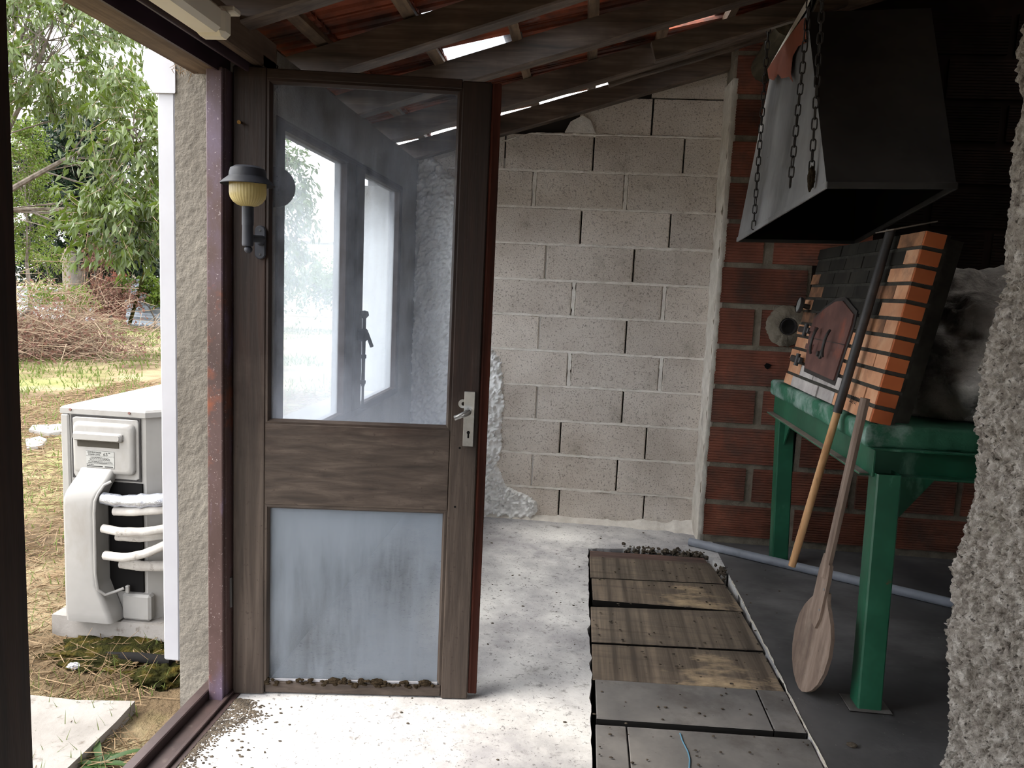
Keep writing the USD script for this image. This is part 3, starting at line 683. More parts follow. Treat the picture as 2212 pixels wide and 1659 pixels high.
def bent_bar(x0, x1, y, h0, w, hh, seed, n=14, wob=.006):
    r = np.random.default_rng(seed)
    ph = r.uniform(0, 6, 4)
    xs = np.linspace(x0, x1, n)
    ringp = []
    for x in xs:
        dy = wob * math.sin(2.1 * x + ph[0]) + r.normal(0, .0012)
        dh = wob * .7 * math.sin(1.7 * x + ph[1]) + r.normal(0, .0012)
        c = slope(x, y + dy, h0 + hh / 2 + dh)
        ww, h2 = w / 2 + r.normal(0, .001), hh / 2
        e = .006
        ringp.append([c + yv * a + up_ * b for a, b in ((-ww, -h2 + e), (-ww + e, -h2), (ww - e, -h2), (ww, -h2 + e), (ww, h2), (-ww, h2))])
    R = np.array(ringp)
    m = MB()
    m.grid(np.concatenate([R, R[:, :1]], 1)[:, ::-1])
    for k in (0, -1):
        m.add(R[k], [[0, 1, 2, 3], [0, 3, 4, 5]])
    return m


for i, (y, w, hh) in enumerate(((-.045, .07, .10), (-.57, .075, .105), (-1.12, .075, .105), (-1.69, .075, .10), (-2.245, .075, .10), (-2.82, .075, .1), (-3.4, .075, .1), (-4.0, .075, .1), (-4.6, .075, .1), (-5.2, .075, .1))):
    part(ceiling, "rafter", bent_bar(-1.22, 2.75, y, 0, w, hh, 40 + i), mat["rafter"], smooth=40)
part(ceiling, "rafter", bent_bar(.22, 1.0, -.93, -.080, .05, .085, 60), mat["rafter"], smooth=40)
part(ceiling, "rafter", bent_bar(.05, 1.0, -.50, -.012, .045, .08, 61), mat["rafter"], smooth=40)
bx = [-1.115, -.94, -.63, -.31, 0.0, .32, .63, .94, 1.25, 1.56, 1.87, 2.18, 2.49]
for i, x in enumerate(bx):
    m = MB()
    ys = np.linspace(-5.4, .16, 12)
    for a, b in zip(ys[:-1], ys[1:]):
        m.obox(slope(x, (a + b) / 2, .105 + .016), sl, yv, up_, .021 + rng.normal(0, .001), (b - a) / 2 + .001, .016)
    part(ceiling, "batten", m, mat["batten"])


def roof_tile(x0, y0, L, W, sag, twist):
    """Interlocking clay tile: thickness 12 mm, two raised ribs and a side lap, tail resting on the course below."""
    t = np.array([0, .06, .09, .13, .3, .34, .4, .44, .62, .66, .72, .76, .93, .97, 1.0, 1.06])
    hgt = np.array([.0, .0, .014, .0, .0, .013, .013, .0, .0, .013, .013, .0, .0, .016, .02, .018])
    m = MB()
    k = len(t)
    ring = []
    for u, lift in ((0.0, .030 + sag), (.5, .016 + sag * .5), (1.0, .001)):
        x = x0 + (1 - 0) * 0 + u * L
        ring.append([[slope(x, y0 + W * tt + twist * (u - .5), .142 + lift + hh_ - th) for tt, hh_ in zip(t, hgt)] for th in (.012, 0)])
    R = np.array(ring)                      # (3, 2, k, 3)
    m.grid(R[:, 0])
    m.grid(R[:, 1][:, ::-1])
    for e in (0, 2):
        m.grid(np.stack([R[e, 0], R[e, 1]], 0)[:, ::(1 if e == 0 else -1)])
    for e in (0, k - 1):
        m.grid(np.stack([R[:, 0, e], R[:, 1, e]], 0))
    return m


gaps = {(3, 12)}
glass_t = {(2, 7), (2, 8)}
ycols = [.075 - .205 * j for j in range(28)]
for i in range(len(bx) - 1):
    x0 = bx[i] - .05 if i else -1.24
    L = bx[i + 1] - bx[i] + (.075 if i else .16)
    if i == 1:
        pass
    for j, y1 in enumerate(ycols):
        r = rng.random(3)
        lift = .0
        if (i, j) in ((4, 6), (5, 5), (5, 6), (4, 3)):
            lift = .022
        if i > 6 and j > 13:
            continue
        glass = (i, j) in ((2, 5), (2, 7), (3, 7))
        if (i, j) == (5, 3):
            continue                      # a missing tile lets the sky in
        part(ceiling, "glass_tile" if glass else "roof_tile", roof_tile(x0, y1 - .205, L, .205, .004 * r[0] + lift, .006 * (r[1] - .5)), mat["glass_tile" if glass else "tile"], label="clear glass roof tile letting in daylight" if glass else None)
part(ceiling, "roof_deck", MB().extr(Polygon([(1.0, -5.6), (2.9, -5.6), (2.9, -2.7), (1.0, -2.7)]), slope(0, 0, .15), sl, yv, .03), mat["tile"])
lg = MB()
a, b = np.array([.835, .03, 2.50]), np.array([.872, -.60, 2.655])
tt = np.linspace(-.02, 1.0, 24)
lg.tube(a + tt[:, None] * (b - a) + .008 * np.stack([np.sin(tt * 5), tt * 0, np.cos(tt * 4)], 1), .068 + .006 * np.sin(tt * 7), 14)
part(ceiling, "purlin", lg, mat["log"], smooth=50, label="thick round timber propping the rafters")

# ------------------------------------------------------------------ the open door
HINGE = np.array([-1.081, -2.17, 0.0])
DA = math.radians(7.6)
DU, DN = np.array([math.cos(DA), math.sin(DA), 0]), np.array([math.sin(DA), -math.cos(DA), 0])
DM = np.eye(4)
DM[:3, 0], DM[:3, 1], DM[:3, 2], DM[:3, 3] = DU, DN, [0, 0, 1], HINGE      # local: u along the door, n towards the viewer, z up
DM[:3, 1] *= 1


def dbox(*b):
    """Box in door coordinates u0,u1,n0,n1,z0,z1 (and bevel)."""
    m = MB(DM)
    m.box(*b)
    g = m.get()
    g.faces = g.faces[:, ::-1]
    return g


def dcat(*bs):
    return trimesh.util.concatenate([dbox(*b) for b in bs])


door = thing("door_1", "weathered brown wooden door standing open, glazed above and below a solid panel", "door", HINGE, kind="structure")
part(door, "stile", dbox(.004, .1035, -.042, 0, .004, 1.978, .003), mat["door_v"])
part(door, "stile", dbox(.6835, .772, -.042, 0, .002, 1.972, .004), mat["door_v"])
part(door, "rebate_edge", dcat((.772, .802, -.044, -.018, .012, 1.974, .003), (.7725, .781, -.02, -.006, .02, 1.97, .003)), mat["door_edge"], label="red-brown rebated closing edge")
part(door, "top_rail", dbox(.1035, .6835, -.042, -.0005, 1.948, 1.976, .002), mat["door_h"])
part(door, "lock_panel", dbox(.1035, .6835, -.040, -.001, .645, .906, .002), mat["door_h"])
part(door, "bottom_rail", dbox(.1035, .6835, -.04, -.008, .004, .044, .004), mat["door_h"])


def bead(u0, u1, z0, z1, w, n0, n1):
    """Four mitred glazing beads round an opening, sloping from n0 at the frame back to n1 at the glass."""
    out = [(u0, z0), (u1, z0), (u1, z1), (u0, z1)]
    inn = [(u0 + w, z0 + w), (u1 - w, z0 + w), (u1 - w, z1 - w), (u0 + w, z1 - w)]
    res = []
    for k in range(4):
        a, b, c, d = out[k], out[(k + 1) % 4], inn[(k + 1) % 4], inn[k]
        rings = []
        for (p, q) in ((a, b), (tuple(np.array(a) * .5 + np.array(d) * .5), tuple(np.array(b) * .5 + np.array(c) * .5)), (d, c)):
            rings.append((p, q))
        prof = [(rings[0], n0 - .012), (rings[0], n0), (rings[1], n0 + .001), (rings[2], n1), (rings[2], n1 - .008)]
        P = np.array([[[p[0], n, p[1]], [q[0], n, q[1]]] for (p, q), n in prof])
        m = MB(DM)
        m.grid(P)
        res.append(m.get())
    return res


for (u0, u1, z0, z1) in ((.1035, .6835, .906, 1.948), (.1035, .6835, .046, .645)):
    for k, m in enumerate(bead(u0, u1, z0, z1, .0145, -.003, -.013)):
        if z0 < .1 and k == 0:
            continue
        part(door, "glazing_bead", m, mat["door_v" if k % 2 else "door_h"])
part(door, "glass_pane", dbox(.112, .678, -.021, -.017, .912, 1.94), mat["glass"], label="dusty clear upper glass pane")
part(door, "glass_pane", dbox(.112, .678, -.021, -.017, .04, .638), mat["glass_low"], label="lower pane clouded grey with lime streaks")
part(door, "putty_line", dbox(.118, .672, -.018, -.011, .044, .053, .002), mat["white_plastic"], label="white putty line under the lower pane")
mo = MB(DM)
r = np.random.default_rng(5)
for k in range(70):
    u = r.uniform(.107, .68)
    big = r.random() < .12
    mo.blob((u, -.009 + r.uniform(0, .006), .047 + r.uniform(-.012, .008)), (.006 + (.009 if big else .003) * r.random(), .004, .004 + (.007 if big else .002) * r.random()), 1, .5, 3, k)
for u, w in ((.33, .018), (.365, .010), (.42, .011), (.472, .022), (.63, .02)):
    mo.blob((u, -.008, .052), (w, .007, .011), 2, .5, 4, int(u * 100))
part(door, "moss", mo, mat["moss"], kind="stuff", label="dry moss tufts along the bottom bead")
hp = part(door, "handle_plate", dbox(.7245, .7585, 0, .006, .858, 1.034, .003), mat["chrome"], label="worn chrome handle plate")


def dtube(pts, r, n=12):
    m = MB(DM)
    m.tube(pts, r, n)
    g = m.get()
    g.faces = g.faces[:, ::-1]
    return g


part(hp, "lever", trimesh.util.concatenate([dtube([(.7415, .004, .973), (.7415, .048, .973)], [.010, .009]), dtube([(.7415, .046, .975), (.735, .054, .973), (.722, .058, .967), (.708, .057, .960), (.698, .056, .956)], [.009, .0095, .0085, .0075, .008])]), mat["chrome"], smooth=40)
key = Point(0, .006).buffer(.0052, 10).union(sbox(-.0028, -.012, .0028, .006))
part(hp, "keyhole", MB(DM).extr(key, (.7415, .0055, .897), (1, 0, 0), (0, 0, 1), -.0012), mat["black"])
part(door, "rosette", MB(DM).extr(Point(0, 0).buffer(.014, 16).difference(Point(.002, 0).buffer(.006, 12)), (.7205, 0, .994), (1, 0, 0), (0, 0, 1), -.004), mat["chrome"])
part(door, "nail", dtube([(.028, 0, 1.815), (.028, .012, 1.815), (.0285, .02, 1.812)], [.004, .0035, .006], 8), mat["brass"], smooth=40)
part(door, "screw_hole", dtube([(.716, -.003, .851), (.716, .0006, .851)], .0035, 8), mat["black"])
part(door, "screw_hole", dtube([(.708, -.003, .658), (.708, .0006, .658)], .0035, 8), mat["black"])
for z in (.35, 1.65):
    part(door, "hinge", dtube([(-.004, -.002, z - .05), (-.004, -.002, z + .05)], .007, 10), mat["iron"], smooth=40)

# ------------------------------------------------------------------ wall lamp screwed to the hinge stile
LO = np.array([-.977, -2.285, 0])
lamp = thing("wall_lamp", "small lantern with black hat and ribbed yellow glass fixed to the brown door", "lamp", (-.98, -2.25, 1.43))
part(lamp, "hat", MB().lathe([(.0, 1.672), (.035, 1.671), (.0475, 1.664), (.051, 1.652), (.052, 1.642), (.058, 1.637), (.068, 1.629), (.0755, 1.621), (.0752, 1.619), (.064, 1.626), (.05, 1.634), (.03, 1.638), (.0, 1.638)], LO, 40), mat["lamp_black"], smooth=40)
part(lamp, "glass_shade", MB().lathe([(.0495, 1.636), (.0505, 1.62), (.0505, 1.596), (.048, 1.583), (.040, 1.571), (.029, 1.563), (.016, 1.559), (.0, 1.559)], LO, 144, ribs=36, rib=.012), mat["lamp_glass"], smooth=60, label="ribbed yellow glass shade")
part(lamp, "stem", MB().lathe([(.0, 1.563), (.0165, 1.562), (.0165, 1.508), (.0152, 1.505), (.0160, 1.452), (.014, 1.447), (.0, 1.446)], LO, 24), mat["lamp_black"], smooth=40)
part(lamp, "ball_end", MB().blob(LO + [.002, 0, 1.438], (.0115, .0115, .011), 2, 0, 1), mat["lamp_black"], smooth=True)
pl = HINGE + DU * .0885
part(lamp, "arm", MB().tube([LO + [.005, .01, 1.470], LO + [.02, .05, 1.472], pl + DN * .004 + [0, 0, 1.468]], [.011, .011, .013], 14), mat["lamp_black"], smooth=40)
pill = LineString([(0, -.034), (0, .034)]).buffer(.0165, 16)
mp_ = part(lamp, "mounting_plate", MB().plate(pill, pl + [0, 0, 1.465], DU, (0, 0, 1), .010, .003), mat["lamp_black"], smooth=30)
for z in (.036, -.036):
    part(mp_, "screw", MB().tube([pl + DN * .008 + [0, 0, 1.465 + z], pl + DN * .0115 + [0, 0, 1.465 + z]], .003, 8), mat["iron"])

# ------------------------------------------------------------------ white trunking on the outside corner, ceiling light body
duct = thing("pipe_duct", "white plastic pipe trunking running up the outside wall corner", "duct", (-1.305, -2.1, .07))
part(duct, "channel", MB().box(-1.336, -1.278, -2.132, -2.06, .075, 1.93, .006), mat["white_plastic"])
part(duct, "elbow_cap", MB().extr(Polygon([(0, 0), (.066, 0), (.066, .075), (.04, .11), (-.02, .12), (-.03, .06), (-.012, .02)]).buffer(.004), (-1.342, -2.04, 1.905), (1, 0, 0), (0, 0, 1), .10), mat["white_plastic"], smooth=35)
light = thing("ceiling_light", "old cream strip light body fixed lengthwise above the door lintel", "ceiling light", (-.97, -3.2, 1.97))
part(light, "housing", MB().box(-1.02, -.945, -4.6, -2.50, 1.962, 2.03, .012), mat["cream"])
part(light, "end_cap", MB().box(-1.022, -.943, -2.502, -2.45, 1.960, 2.032, .02), mat["cream"])
part(light, "bracket", MB().box(-.975, -.935, -2.46, -2.42, 2.03, 2.045, .003), mat["cream"])

# ------------------------------------------------------------------ air conditioner outside
AY = -1.68
base = single("concrete_plinth", MB().extr(Polygon([(-2.055, -1.70), (-1.45, -1.72), (-1.42, -.75), (-2.05, -.75)]), (0, 0, -.105), (1, 0, 0), (0, 1, 0), .088), mat["white_stone"], "white concrete plinth under the outdoor air conditioner unit", "plinth")
ac = thing("air_conditioner", "dirty white outdoor air conditioner unit standing on a white plinth", "air conditioner", (-1.75, -1.3, -.017))
foot = Polygon([(-2.003, AY), (-1.66, AY), (-1.50, -1.52), (-1.50, -.86), (-2.003, -.86)])
part(ac, "casing", MB().extr(foot.buffer(-.004), (0, 0, -.017), (1, 0, 0), (0, 1, 0), .822), mat["ac_white"])
part(ac, "top_cover", MB().plate(foot.buffer(.004, join_style=2), (0, 0, .802), (1, 0, 0), (0, 1, 0), .028, .008), mat["ac_white"])
part(ac, "corner_trim", MB().box(-2.006, -1.972, AY - .006, AY + .05, -.017, .80, .006), mat["ac_white"])
part(ac, "fan_grille", MB().extr(Point(0, 0).buffer(.3, 32).difference(Point(0, 0).buffer(.26, 32)), (-2.003, -1.27, .4), (0, -1, 0), (0, 0, 1), .02), mat["ac_white"])


def soft_panel(x0, x1, z0, z1, depth, r, y0):
    """A moulded panel: a rounded rectangle that swells depth towards the viewer."""
    p = sbox(x0, z0, x1, z1)
    levels = [(0, 0), (.0, .45), (.2, .75), (.55, .95), (1.0, 1.0)]
    m = MB()
    ring = []
    for a, h in levels:
        g = p.buffer(-min(r + a * depth * .8, .42 * min(x1 - x0, z1 - z0))).buffer(min(r, .3 * min(x1 - x0, z1 - z0)), 8)
        c = np.array([g.exterior.interpolate(t, normalized=True).coords[0] for t in np.linspace(0, 1, 64, endpoint=False)])
        ring.append(np.stack([c[:, 0], np.full(64, y0 - depth * h), c[:, 1]], 1))
    R = np.array(ring)
    m.grid(np.concatenate([R, R[:, :1]], 1)[:, ::-1])
    m.add(np.vstack([R[-1], R[-1].mean(0)]), [[64, i, (i + 1) % 64] for i in range(64)][::1])
    return m


frame = sbox(-1.962, .548, -1.68, .798).difference(sbox(-1.956, .554, -1.686, .792))
part(ac, "panel_seam", MB().extr(frame, (0, AY - .0005, 0), (1, 0, 0), (0, 0, 1), .002), mat["ink"])
sp_ = part(ac, "service_panel", soft_panel(-1.956, -1.686, .554, .792, .006, .006, AY), mat["ac_white"], smooth=35)
part(ac, "panel_body", soft_panel(-1.945, -1.698, .575, .776, .022, .018, AY - .005), mat["ac_white"], smooth=40)
hd = part(ac, "hand_grip", soft_panel(-1.935, -1.735, .706, .740, .022, .008, AY - .024), mat["ac_white"], smooth=40)
part(hd, "grip_slot", MB().box(-1.922, -1.752, AY - .0295, AY - .022, .681, .706, .002), mat["slot"], label="dark hollow under the hand grip")
lb = part(ac, "rating_label", MB().box(-1.886, -1.772, AY - .0285, AY - .0265, .601, .667), mat["label_paper"], label="printed rating label")
ty = AY - .0287


def text(parent, s, x, z, h, wide):
    m = meshkit.text_mesh(s, h, .0004)
    v = np.array(m.vertices)
    xs = wide / v[:, 0].max()
    P = np.stack([x + v[:, 0] * xs, ty - v[:, 2], z + v[:, 1]], 1)
    part(parent, "lettering", trimesh.Trimesh(P, m.faces[:, ::-1], process=False), mat["ink"])


text(lb, "OUTSIDE SOUND", -1.880, .6575, .0060, .055)
text(lb, "POWER LEVEL", -1.877, .6492, .0060, .049)
text(lb, "63", -1.817, .6495, .0115, .0175)
text(lb, "dBA", -1.796, .6595, .0032, .008)
text(lb, "CONSULT YOUR SUPPLIER BEFORE INSTALLATION", -1.879, .6183, .0034, .100)
ln = MB()
for z, h in ((.6460, .0006), (.6150, .0006)):
    ln.box(-1.886, -1.772, ty - .0002, ty, z, z + h)
ln.box(-1.886, -1.772, ty - .0002, ty, .6665, .667).box(-1.886, -1.772, ty - .0002, ty, .601, .6015)
for z, a, b in ((.640, -1.868, -1.795), (.635, -1.872, -1.790), (.630, -1.871, -1.788), (.6245, -1.877, -1.782), (.611, -1.884, -1.856)):
    x = a
    while x < b:
        w = rng.uniform(.003, .009)
        ln.box(x, min(x + w, b), ty - .0002, ty, z, z + .0020)
        x += w + .0016
for a, b in ((-1.884, -1.819), (-1.811, -1.777)):
    ln.box(a, b, ty - .0002, ty, .6045, .6080)
part(lb, "printed_lines", ln, mat["ink"])
# pipe cover: a moulded chute bending down from the panel, open on the side where the pipes leave
zz = np.array([.60, .59, .57, .545, .515, .49, .46, .42, .3, .15, .03, -.005, -.012])
dep = np.array([.026, .034, .046, .062, .078, .086, .088, .088, .088, .088, .088, .082, .0])
lft = np.array([-1.913, -1.915, -1.921, -1.932, -1.944, -1.950, -1.952, -1.952, -1.952, -1.953, -1.953, -1.953, -1.953])
rgt = np.array([-1.778, -1.778, -1.781, -1.790, -1.806, -1.815, -1.819, -1.820, -1.820, -1.815, -1.768, -1.76, -1.76])
cs = []
for z, d, l, r_ in zip(zz, dep, lft, rgt):
    e = min(.018, d * .4)
    cs.append([(l, AY, z), (l, AY - d + e, z), (l + e * .3, AY - d + e * .3, z), (l + e, AY - d, z), (r_ - e, AY - d, z), (r_ - e * .3, AY - d + e * .3, z), (r_, AY - d + e, z), (r_, AY - .002, z)])
part(ac, "pipe_cover", MB().grid(np.array(cs)[:, ::-1]), mat["ac_white"], smooth=50)
lip = MB().tube([(-1.772, AY - .05, .556), (-1.79, AY - .066, .545), (-1.806, AY - .078, .515), (-1.815, AY - .086, .485), (-1.818, AY - .088, .44), (-1.818, AY - .088, .2), (-1.812, AY - .086, .135), (-1.79, AY - .075, .11), (-1.76, AY - .055, .118), (-1.735, AY - .04, .128)], .006, 8)
part(ac, "cover_lip", lip, mat["ac_white"], smooth=50)
part(ac, "valve_recess", MB().box(-1.815, -1.675, AY - .004, AY + .01, .10, .54), mat["black"], label="dark valve opening behind the pipe cover")
part(ac, "lower_bracket", MB().box(-1.76, -1.64, AY - .02, AY + .02, -.012, .095, .012).box(-1.735, -1.72, AY - .035, AY - .02, .105, .135, .003), mat["ac_white"])
for nm_, pts, r_, mt, lab in (("pipe", [(-1.80, -1.74, .492), (-1.74, -1.74, .485), (-1.66, -1.73, .487), (-1.58, -1.72, .495), (-1.46, -1.66, .50)], .024, "foil", "pipe wrapped in crumpled foil tape"),
                              ("pipe", [(-1.76, -1.73, .44), (-1.68, -1.735, .445), (-1.58, -1.72, .455), (-1.46, -1.66, .46)], .017, "hose", "white insulated pipe under the foil-wrapped one"),
                              ("pipe", [(-1.795, -1.75, .375), (-1.72, -1.76, .37), (-1.62, -1.75, .375), (-1.46, -1.68, .40)], .017, "hose", None), ("pipe", [(-1.76, -1.72, .335), (-1.66, -1.72, .335), (-1.46, -1.66, .36)], .015, "hose", None),
                              ("pipe", [(-1.79, -1.75, .268), (-1.70, -1.765, .27), (-1.62, -1.755, .29), (-1.54, -1.73, .33), (-1.46, -1.68, .37)], .017, "hose", None),
                              ("pipe", [(-1.75, -1.71, .225), (-1.66, -1.71, .22), (-1.46, -1.66, .22)], .02, "hose", None)):
    p = np.array(pts)
    t = np.linspace(0, 1, 22)
    tk = np.linspace(0, 1, len(p))
    q = np.stack([np.interp(t, tk, p[:, k]) for k in range(3)], 1)
    q[1:-1] = (q[:-2] + q[1:-1] + q[2:]) / 3
    rr = r_ * (1 + (.10 * rng.normal(0, 1, 22) if mt == "foil" else .02 * rng.normal(0, 1, 22)))
    part(ac, nm_, MB().tube(q, rr, 12), mat[mt], smooth=50, label=lab)
for x in (-1.963, -1.722):
    part(ac, "screw", MB().tube([(x, AY - .002, .818), (x, AY - .008, .818)], .005, 10), mat["rust_door"], smooth=40)

# ------------------------------------------------------------------ loose planks over the pit
pk = [("narrow dark reddish strip of wood at the far end of the pit cover", "soot_plank", [(.098, -.478), (.70, -.452), (.712, -.545), (.098, -.585)], -.006, 0),
      ("wide brown saw-marked plank, first behind the narrow strip on the pit", "plank", [(.096, -.590), (.715, -.550), (.742, -.822), (.098, -.879)], .002, 0),
      ("brown plank with a painted pale sun patch beside a wedge-shaped gap over the pit", "plank_sun_patch", [(.104, -.890), (.744, -.831), (.768, -1.135), (.108, -1.170)], .000, 1),
      ("greyish saw-marked plank on the near side of the wedge-shaped gap", "plank", [(.098, -1.222), (.757, -1.142), (.772, -1.504), (.100, -1.558)], .000, 0),
      ("brown plank with a knot and painted pale sun patch in the middle of the pit cover", "plank_sun_patch", [(.100, -1.574), (.768, -1.519), (.776, -1.815), (.101, -1.850)], -.002, 0),
      ("long smooth grey board beside the black gap over the pit", "board", [(.110, -1.857), (.672, -1.826), (.674, -2.078), (.112, -2.106)], .003, 0),
      ("short smooth grey board end touching the pale pit edge", "board", [(.676, -1.826), (.776, -1.820), (.778, -2.073), (.678, -2.078)], .003, 0),
      ("narrow grey-brown board piece at the near corner of the pit cover", "board", [(.108, -2.137), (.205, -2.132), (.203, -2.80), (.108, -2.80)], .000, 0),
      ("broad dusty grey board nearest the camera with a blue wire on it", "board", [(.2085, -2.132), (.779, -2.105), (.779, -2.80), (.2065, -2.80)], .000, 0)]
mat["soot_plank"] = wood("soot_plank", C(64, 50, 46), C(92, 72, 66), C(128, 92, 82), 0, grey=C(60, 56, 54), rnd=.05)
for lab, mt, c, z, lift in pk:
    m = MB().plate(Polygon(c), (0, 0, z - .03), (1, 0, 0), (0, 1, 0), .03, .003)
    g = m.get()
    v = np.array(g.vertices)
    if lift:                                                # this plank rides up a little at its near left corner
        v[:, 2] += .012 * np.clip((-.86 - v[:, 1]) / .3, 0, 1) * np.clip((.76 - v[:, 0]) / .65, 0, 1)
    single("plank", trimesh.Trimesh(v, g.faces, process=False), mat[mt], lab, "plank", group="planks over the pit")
wp = [at(x, y, 2, .0030) for x, y in ((1469, 1584), (1474, 1600), (1480, 1612), (1486, 1624), (1490, 1640), (1489, 1659), (1486, 1680))]
single("wire", MB().tube(np.array(wp), .0024, 8), mat["blue_wire"], "short piece of light blue wire lying on the nearest board", "wire", smooth=50)

# ------------------------------------------------------------------ grey pipe, pizza peel, scraper pole
pa, pb = np.array([.645, -.285, .0225]), np.array([2.3, -1.205, .0225])
pipe = thing("conduit_pipe", "grey plastic pipe lying across the floor under the green table", "pipe", (pa + pb) / 2)
tt = np.linspace(0, 1, 12)[:, None]
gp = MB().tube(pa + tt * (pb - pa), .0225, 18)
part(pipe, "tube", gp, mat["grey_pipe"], smooth=50)

tip, top = np.array([.838, -1.80, .003]), np.array([.958, -1.803, 1.05])
ez = (top - tip) / np.linalg.norm(top - tip)
wv = np.array([.25, -.968, 0])
wv -= ez * (wv @ ez)
wv /= np.linalg.norm(wv)
nv = np.cross(ez, wv)
if nv[0] > 0:
    nv = -nv
peel = thing("pizza_peel", "long worn wooden pizza peel leaning on the green table, blade on the floor", "pizza peel", tip)
zs = np.array([0, .012, .035, .07, .12, .18, .24, .285, .315, .335, .352, .375])
wd = .82 * np.array([.014, .044, .076, .104, .126, .134, .124, .100, .074, .054, .044, .037])
out = [(-w, z) for z, w in zip(zs, wd)] + [(w, z) for z, w in zip(zs[::-1], wd[::-1])]
ol = Polygon(out).buffer(-.004).buffer(.004)
part(peel, "blade", MB().extr(ol, tip - nv * .007, wv, ez, .014 if (np.cross(wv, ez) @ nv) > 0 else -.014), mat["peel_wood"], smooth=30)
neck = Polygon([(-.031, .30), (-.020, .26), (.018, .24), (.031, .28), (.031, .42), (.024, .47), (.012, .475), (.010, .50), (-.024, .50), (-.031, .44)])
nk = part(peel, "neck_splice", MB().extr(neck, tip + nv * .004, wv, ez, (.014 if (np.cross(wv, ez) @ nv) > 0 else -.014)), mat["peel_wood"], smooth=30)
for z in (.385, .31):
    part(nk, "rivet", MB().tube([tip + ez * z + wv * .022 + nv * .017, tip + ez * z + wv * .022 + nv * .020], .004, 8), mat["chrome"])
hm = MB()
tt = np.linspace(.42, np.linalg.norm(top - tip), 10)
prof = [(.016 * a, .013 * b) for a, b in ((-1, -.5), (-.5, -1), (.5, -1), (1, -.5), (1, .5), (.5, 1), (-.5, 1), (-1, .5))]
R = np.array([[tip + ez * t + nv * .011 + wv * a + nv * b for a, b in prof] for t in tt])
hm.grid(np.concatenate([R, R[:, :1]], 1))
hm.add(R[-1], [[0, 1, 2, 3], [0, 3, 4, 7], [4, 5, 6, 7]])
hm.add(R[0], [[3, 2, 1, 0], [7, 4, 3, 0], [7, 6, 5, 4]])
part(peel, "handle", hm, mat["peel_wood"], smooth=30)

ptop, pbot = np.array([1.08, -1.515, 1.632]), np.array([.838, -1.543, .362])
pole = thing("oven_scraper", "oven scraper hanging beside the peel, black iron shaft on a pale wooden handle", "oven tool", pbot)
mid = pbot + .47 * (ptop - pbot)
part(pole, "wooden_handle", MB().tube(pbot + np.linspace(0, .5, 8)[:, None] * (ptop - pbot), [.0135, .0142, .0142, .014, .014, .014, .0138, .0135], 16), mat["pole_wood"], smooth=50, label="pale wooden handle")
part(pole, "iron_shaft", MB().tube(mid + np.linspace(0, 1, 8)[:, None] * (ptop - mid), .0165, 16), mat["iron"], smooth=50, label="black iron shaft")
hb = ptop + np.array([.0, 0, .012])
part(pole, "scraper_blade", MB().obox(hb + [.05, -.0, .0], (.97, 0, .22), (0, 1, 0), (-.22, 0, .97), .075, .085, .0025, .001), mat["dust_top"], label="flat sheet-metal scraper blade")

# ------------------------------------------------------------------ green oven table
TX0, TX1, TY0, TY1 = 1.0, 2.15, -1.80, -.43
stand = thing("oven_table", "heavy green-painted steel table with a thick green slab carrying the brick oven", "table", ((TX0 + TX1) / 2, -1.1, 0))


def leg(x, y, dx, dy):
    top_, bot = np.array([x, y, .80]), np.array([x + dx, y + dy, 0.0])
    m = MB()
    h_ = .04
    c = [(-h_ + .005, -h_), (h_ - .005, -h_), (h_, -h_ + .005), (h_, h_ - .005), (h_ - .005, h_), (-h_ + .005, h_), (-h_, h_ - .005), (-h_, -h_ + .005)]
    R = np.array([[p + [a, b, 0] for a, b in c] for p in (bot, top_)])
    m.grid(np.concatenate([R, R[:, :1]], 1)[:, ::-1])
    return m


for i, (x, y, dx, dy) in enumerate(((1.045, -1.785, -.012, -.075), (1.045, -.475, .035, .01), (2.08, -1.785, .02, -.05), (2.08, -.475, .02, 0))):
    lp = part(stand, "leg", leg(x, y, dx, dy), mat["green"])
    if y < -1:
        part(stand, "foot_plate", MB().box(x + dx - .07, x + dx + .07, y + dy - .055, y + dy + .055, 0, .006, .002), mat["board"])
part(stand, "apron", MB().box(.996, 1.004, TY0, TY1, .785, .878, .002).box(.963, 1.0, TY0 + .02, TY1, .785, .791, .001), mat["green"])
part(stand, "dust_line", MB().box(.9635, .995, TY0 + .022, TY1 - .004, .7908, .7925), mat["dust_top"], label="grey dust lying along the flange")
part(stand, "apron", MB().box(1.004, TX1, TY0 + .060, TY0 + .068, .785, .880, .002).box(1.004, TX1, TY0 + .02, TY0 + .068, .872, .880, .001).box(1.004, TX1, TY0 + .01, TY0 + .068, .783, .789, .001), mat["green"])
part(stand, "apron", MB().box(1.0, TX1, TY1 - .01, TY1, .785, .878, .002), mat["green"])
part(stand, "apron", MB().box(TX1 - .01, TX1, TY0, TY1, .785, .878, .002), mat["green"])
for (o, ex) in (((1.045, -.505, .785), (0, -1, 0)), ((1.085, -1.785, .785), (1, 0, 0)), ((1.045, -1.74, .785), (0, 1, 0))):
    part(stand, "gusset", MB().extr([(0, 0), (.12, 0), (0, -.16)], o, ex, (0, 0, 1), .006), mat["green"])
g1, g2 = np.linspace(0, 1, 150), np.linspace(0, 1, 26)
xa, xb, ya, yb, za, zb = .978, 2.2, -1.762, -.405, .878, .958
peri = [(xa, yb), (xa, ya), (xb, ya)]
seg = []
for k in range(2):
    p, q = np.array(peri[k]), np.array(peri[k + 1])
    seg.append(p + np.linspace(0, 1, 140)[:, None] * (q - p))
per = np.vstack([seg[0], seg[1][1:]])
nr = np.vstack([np.tile([-1, 0], (140, 1)), np.tile([0, -1], (139, 1))]).astype(float)
nr[137:143] = np.array([-.7, -.7])
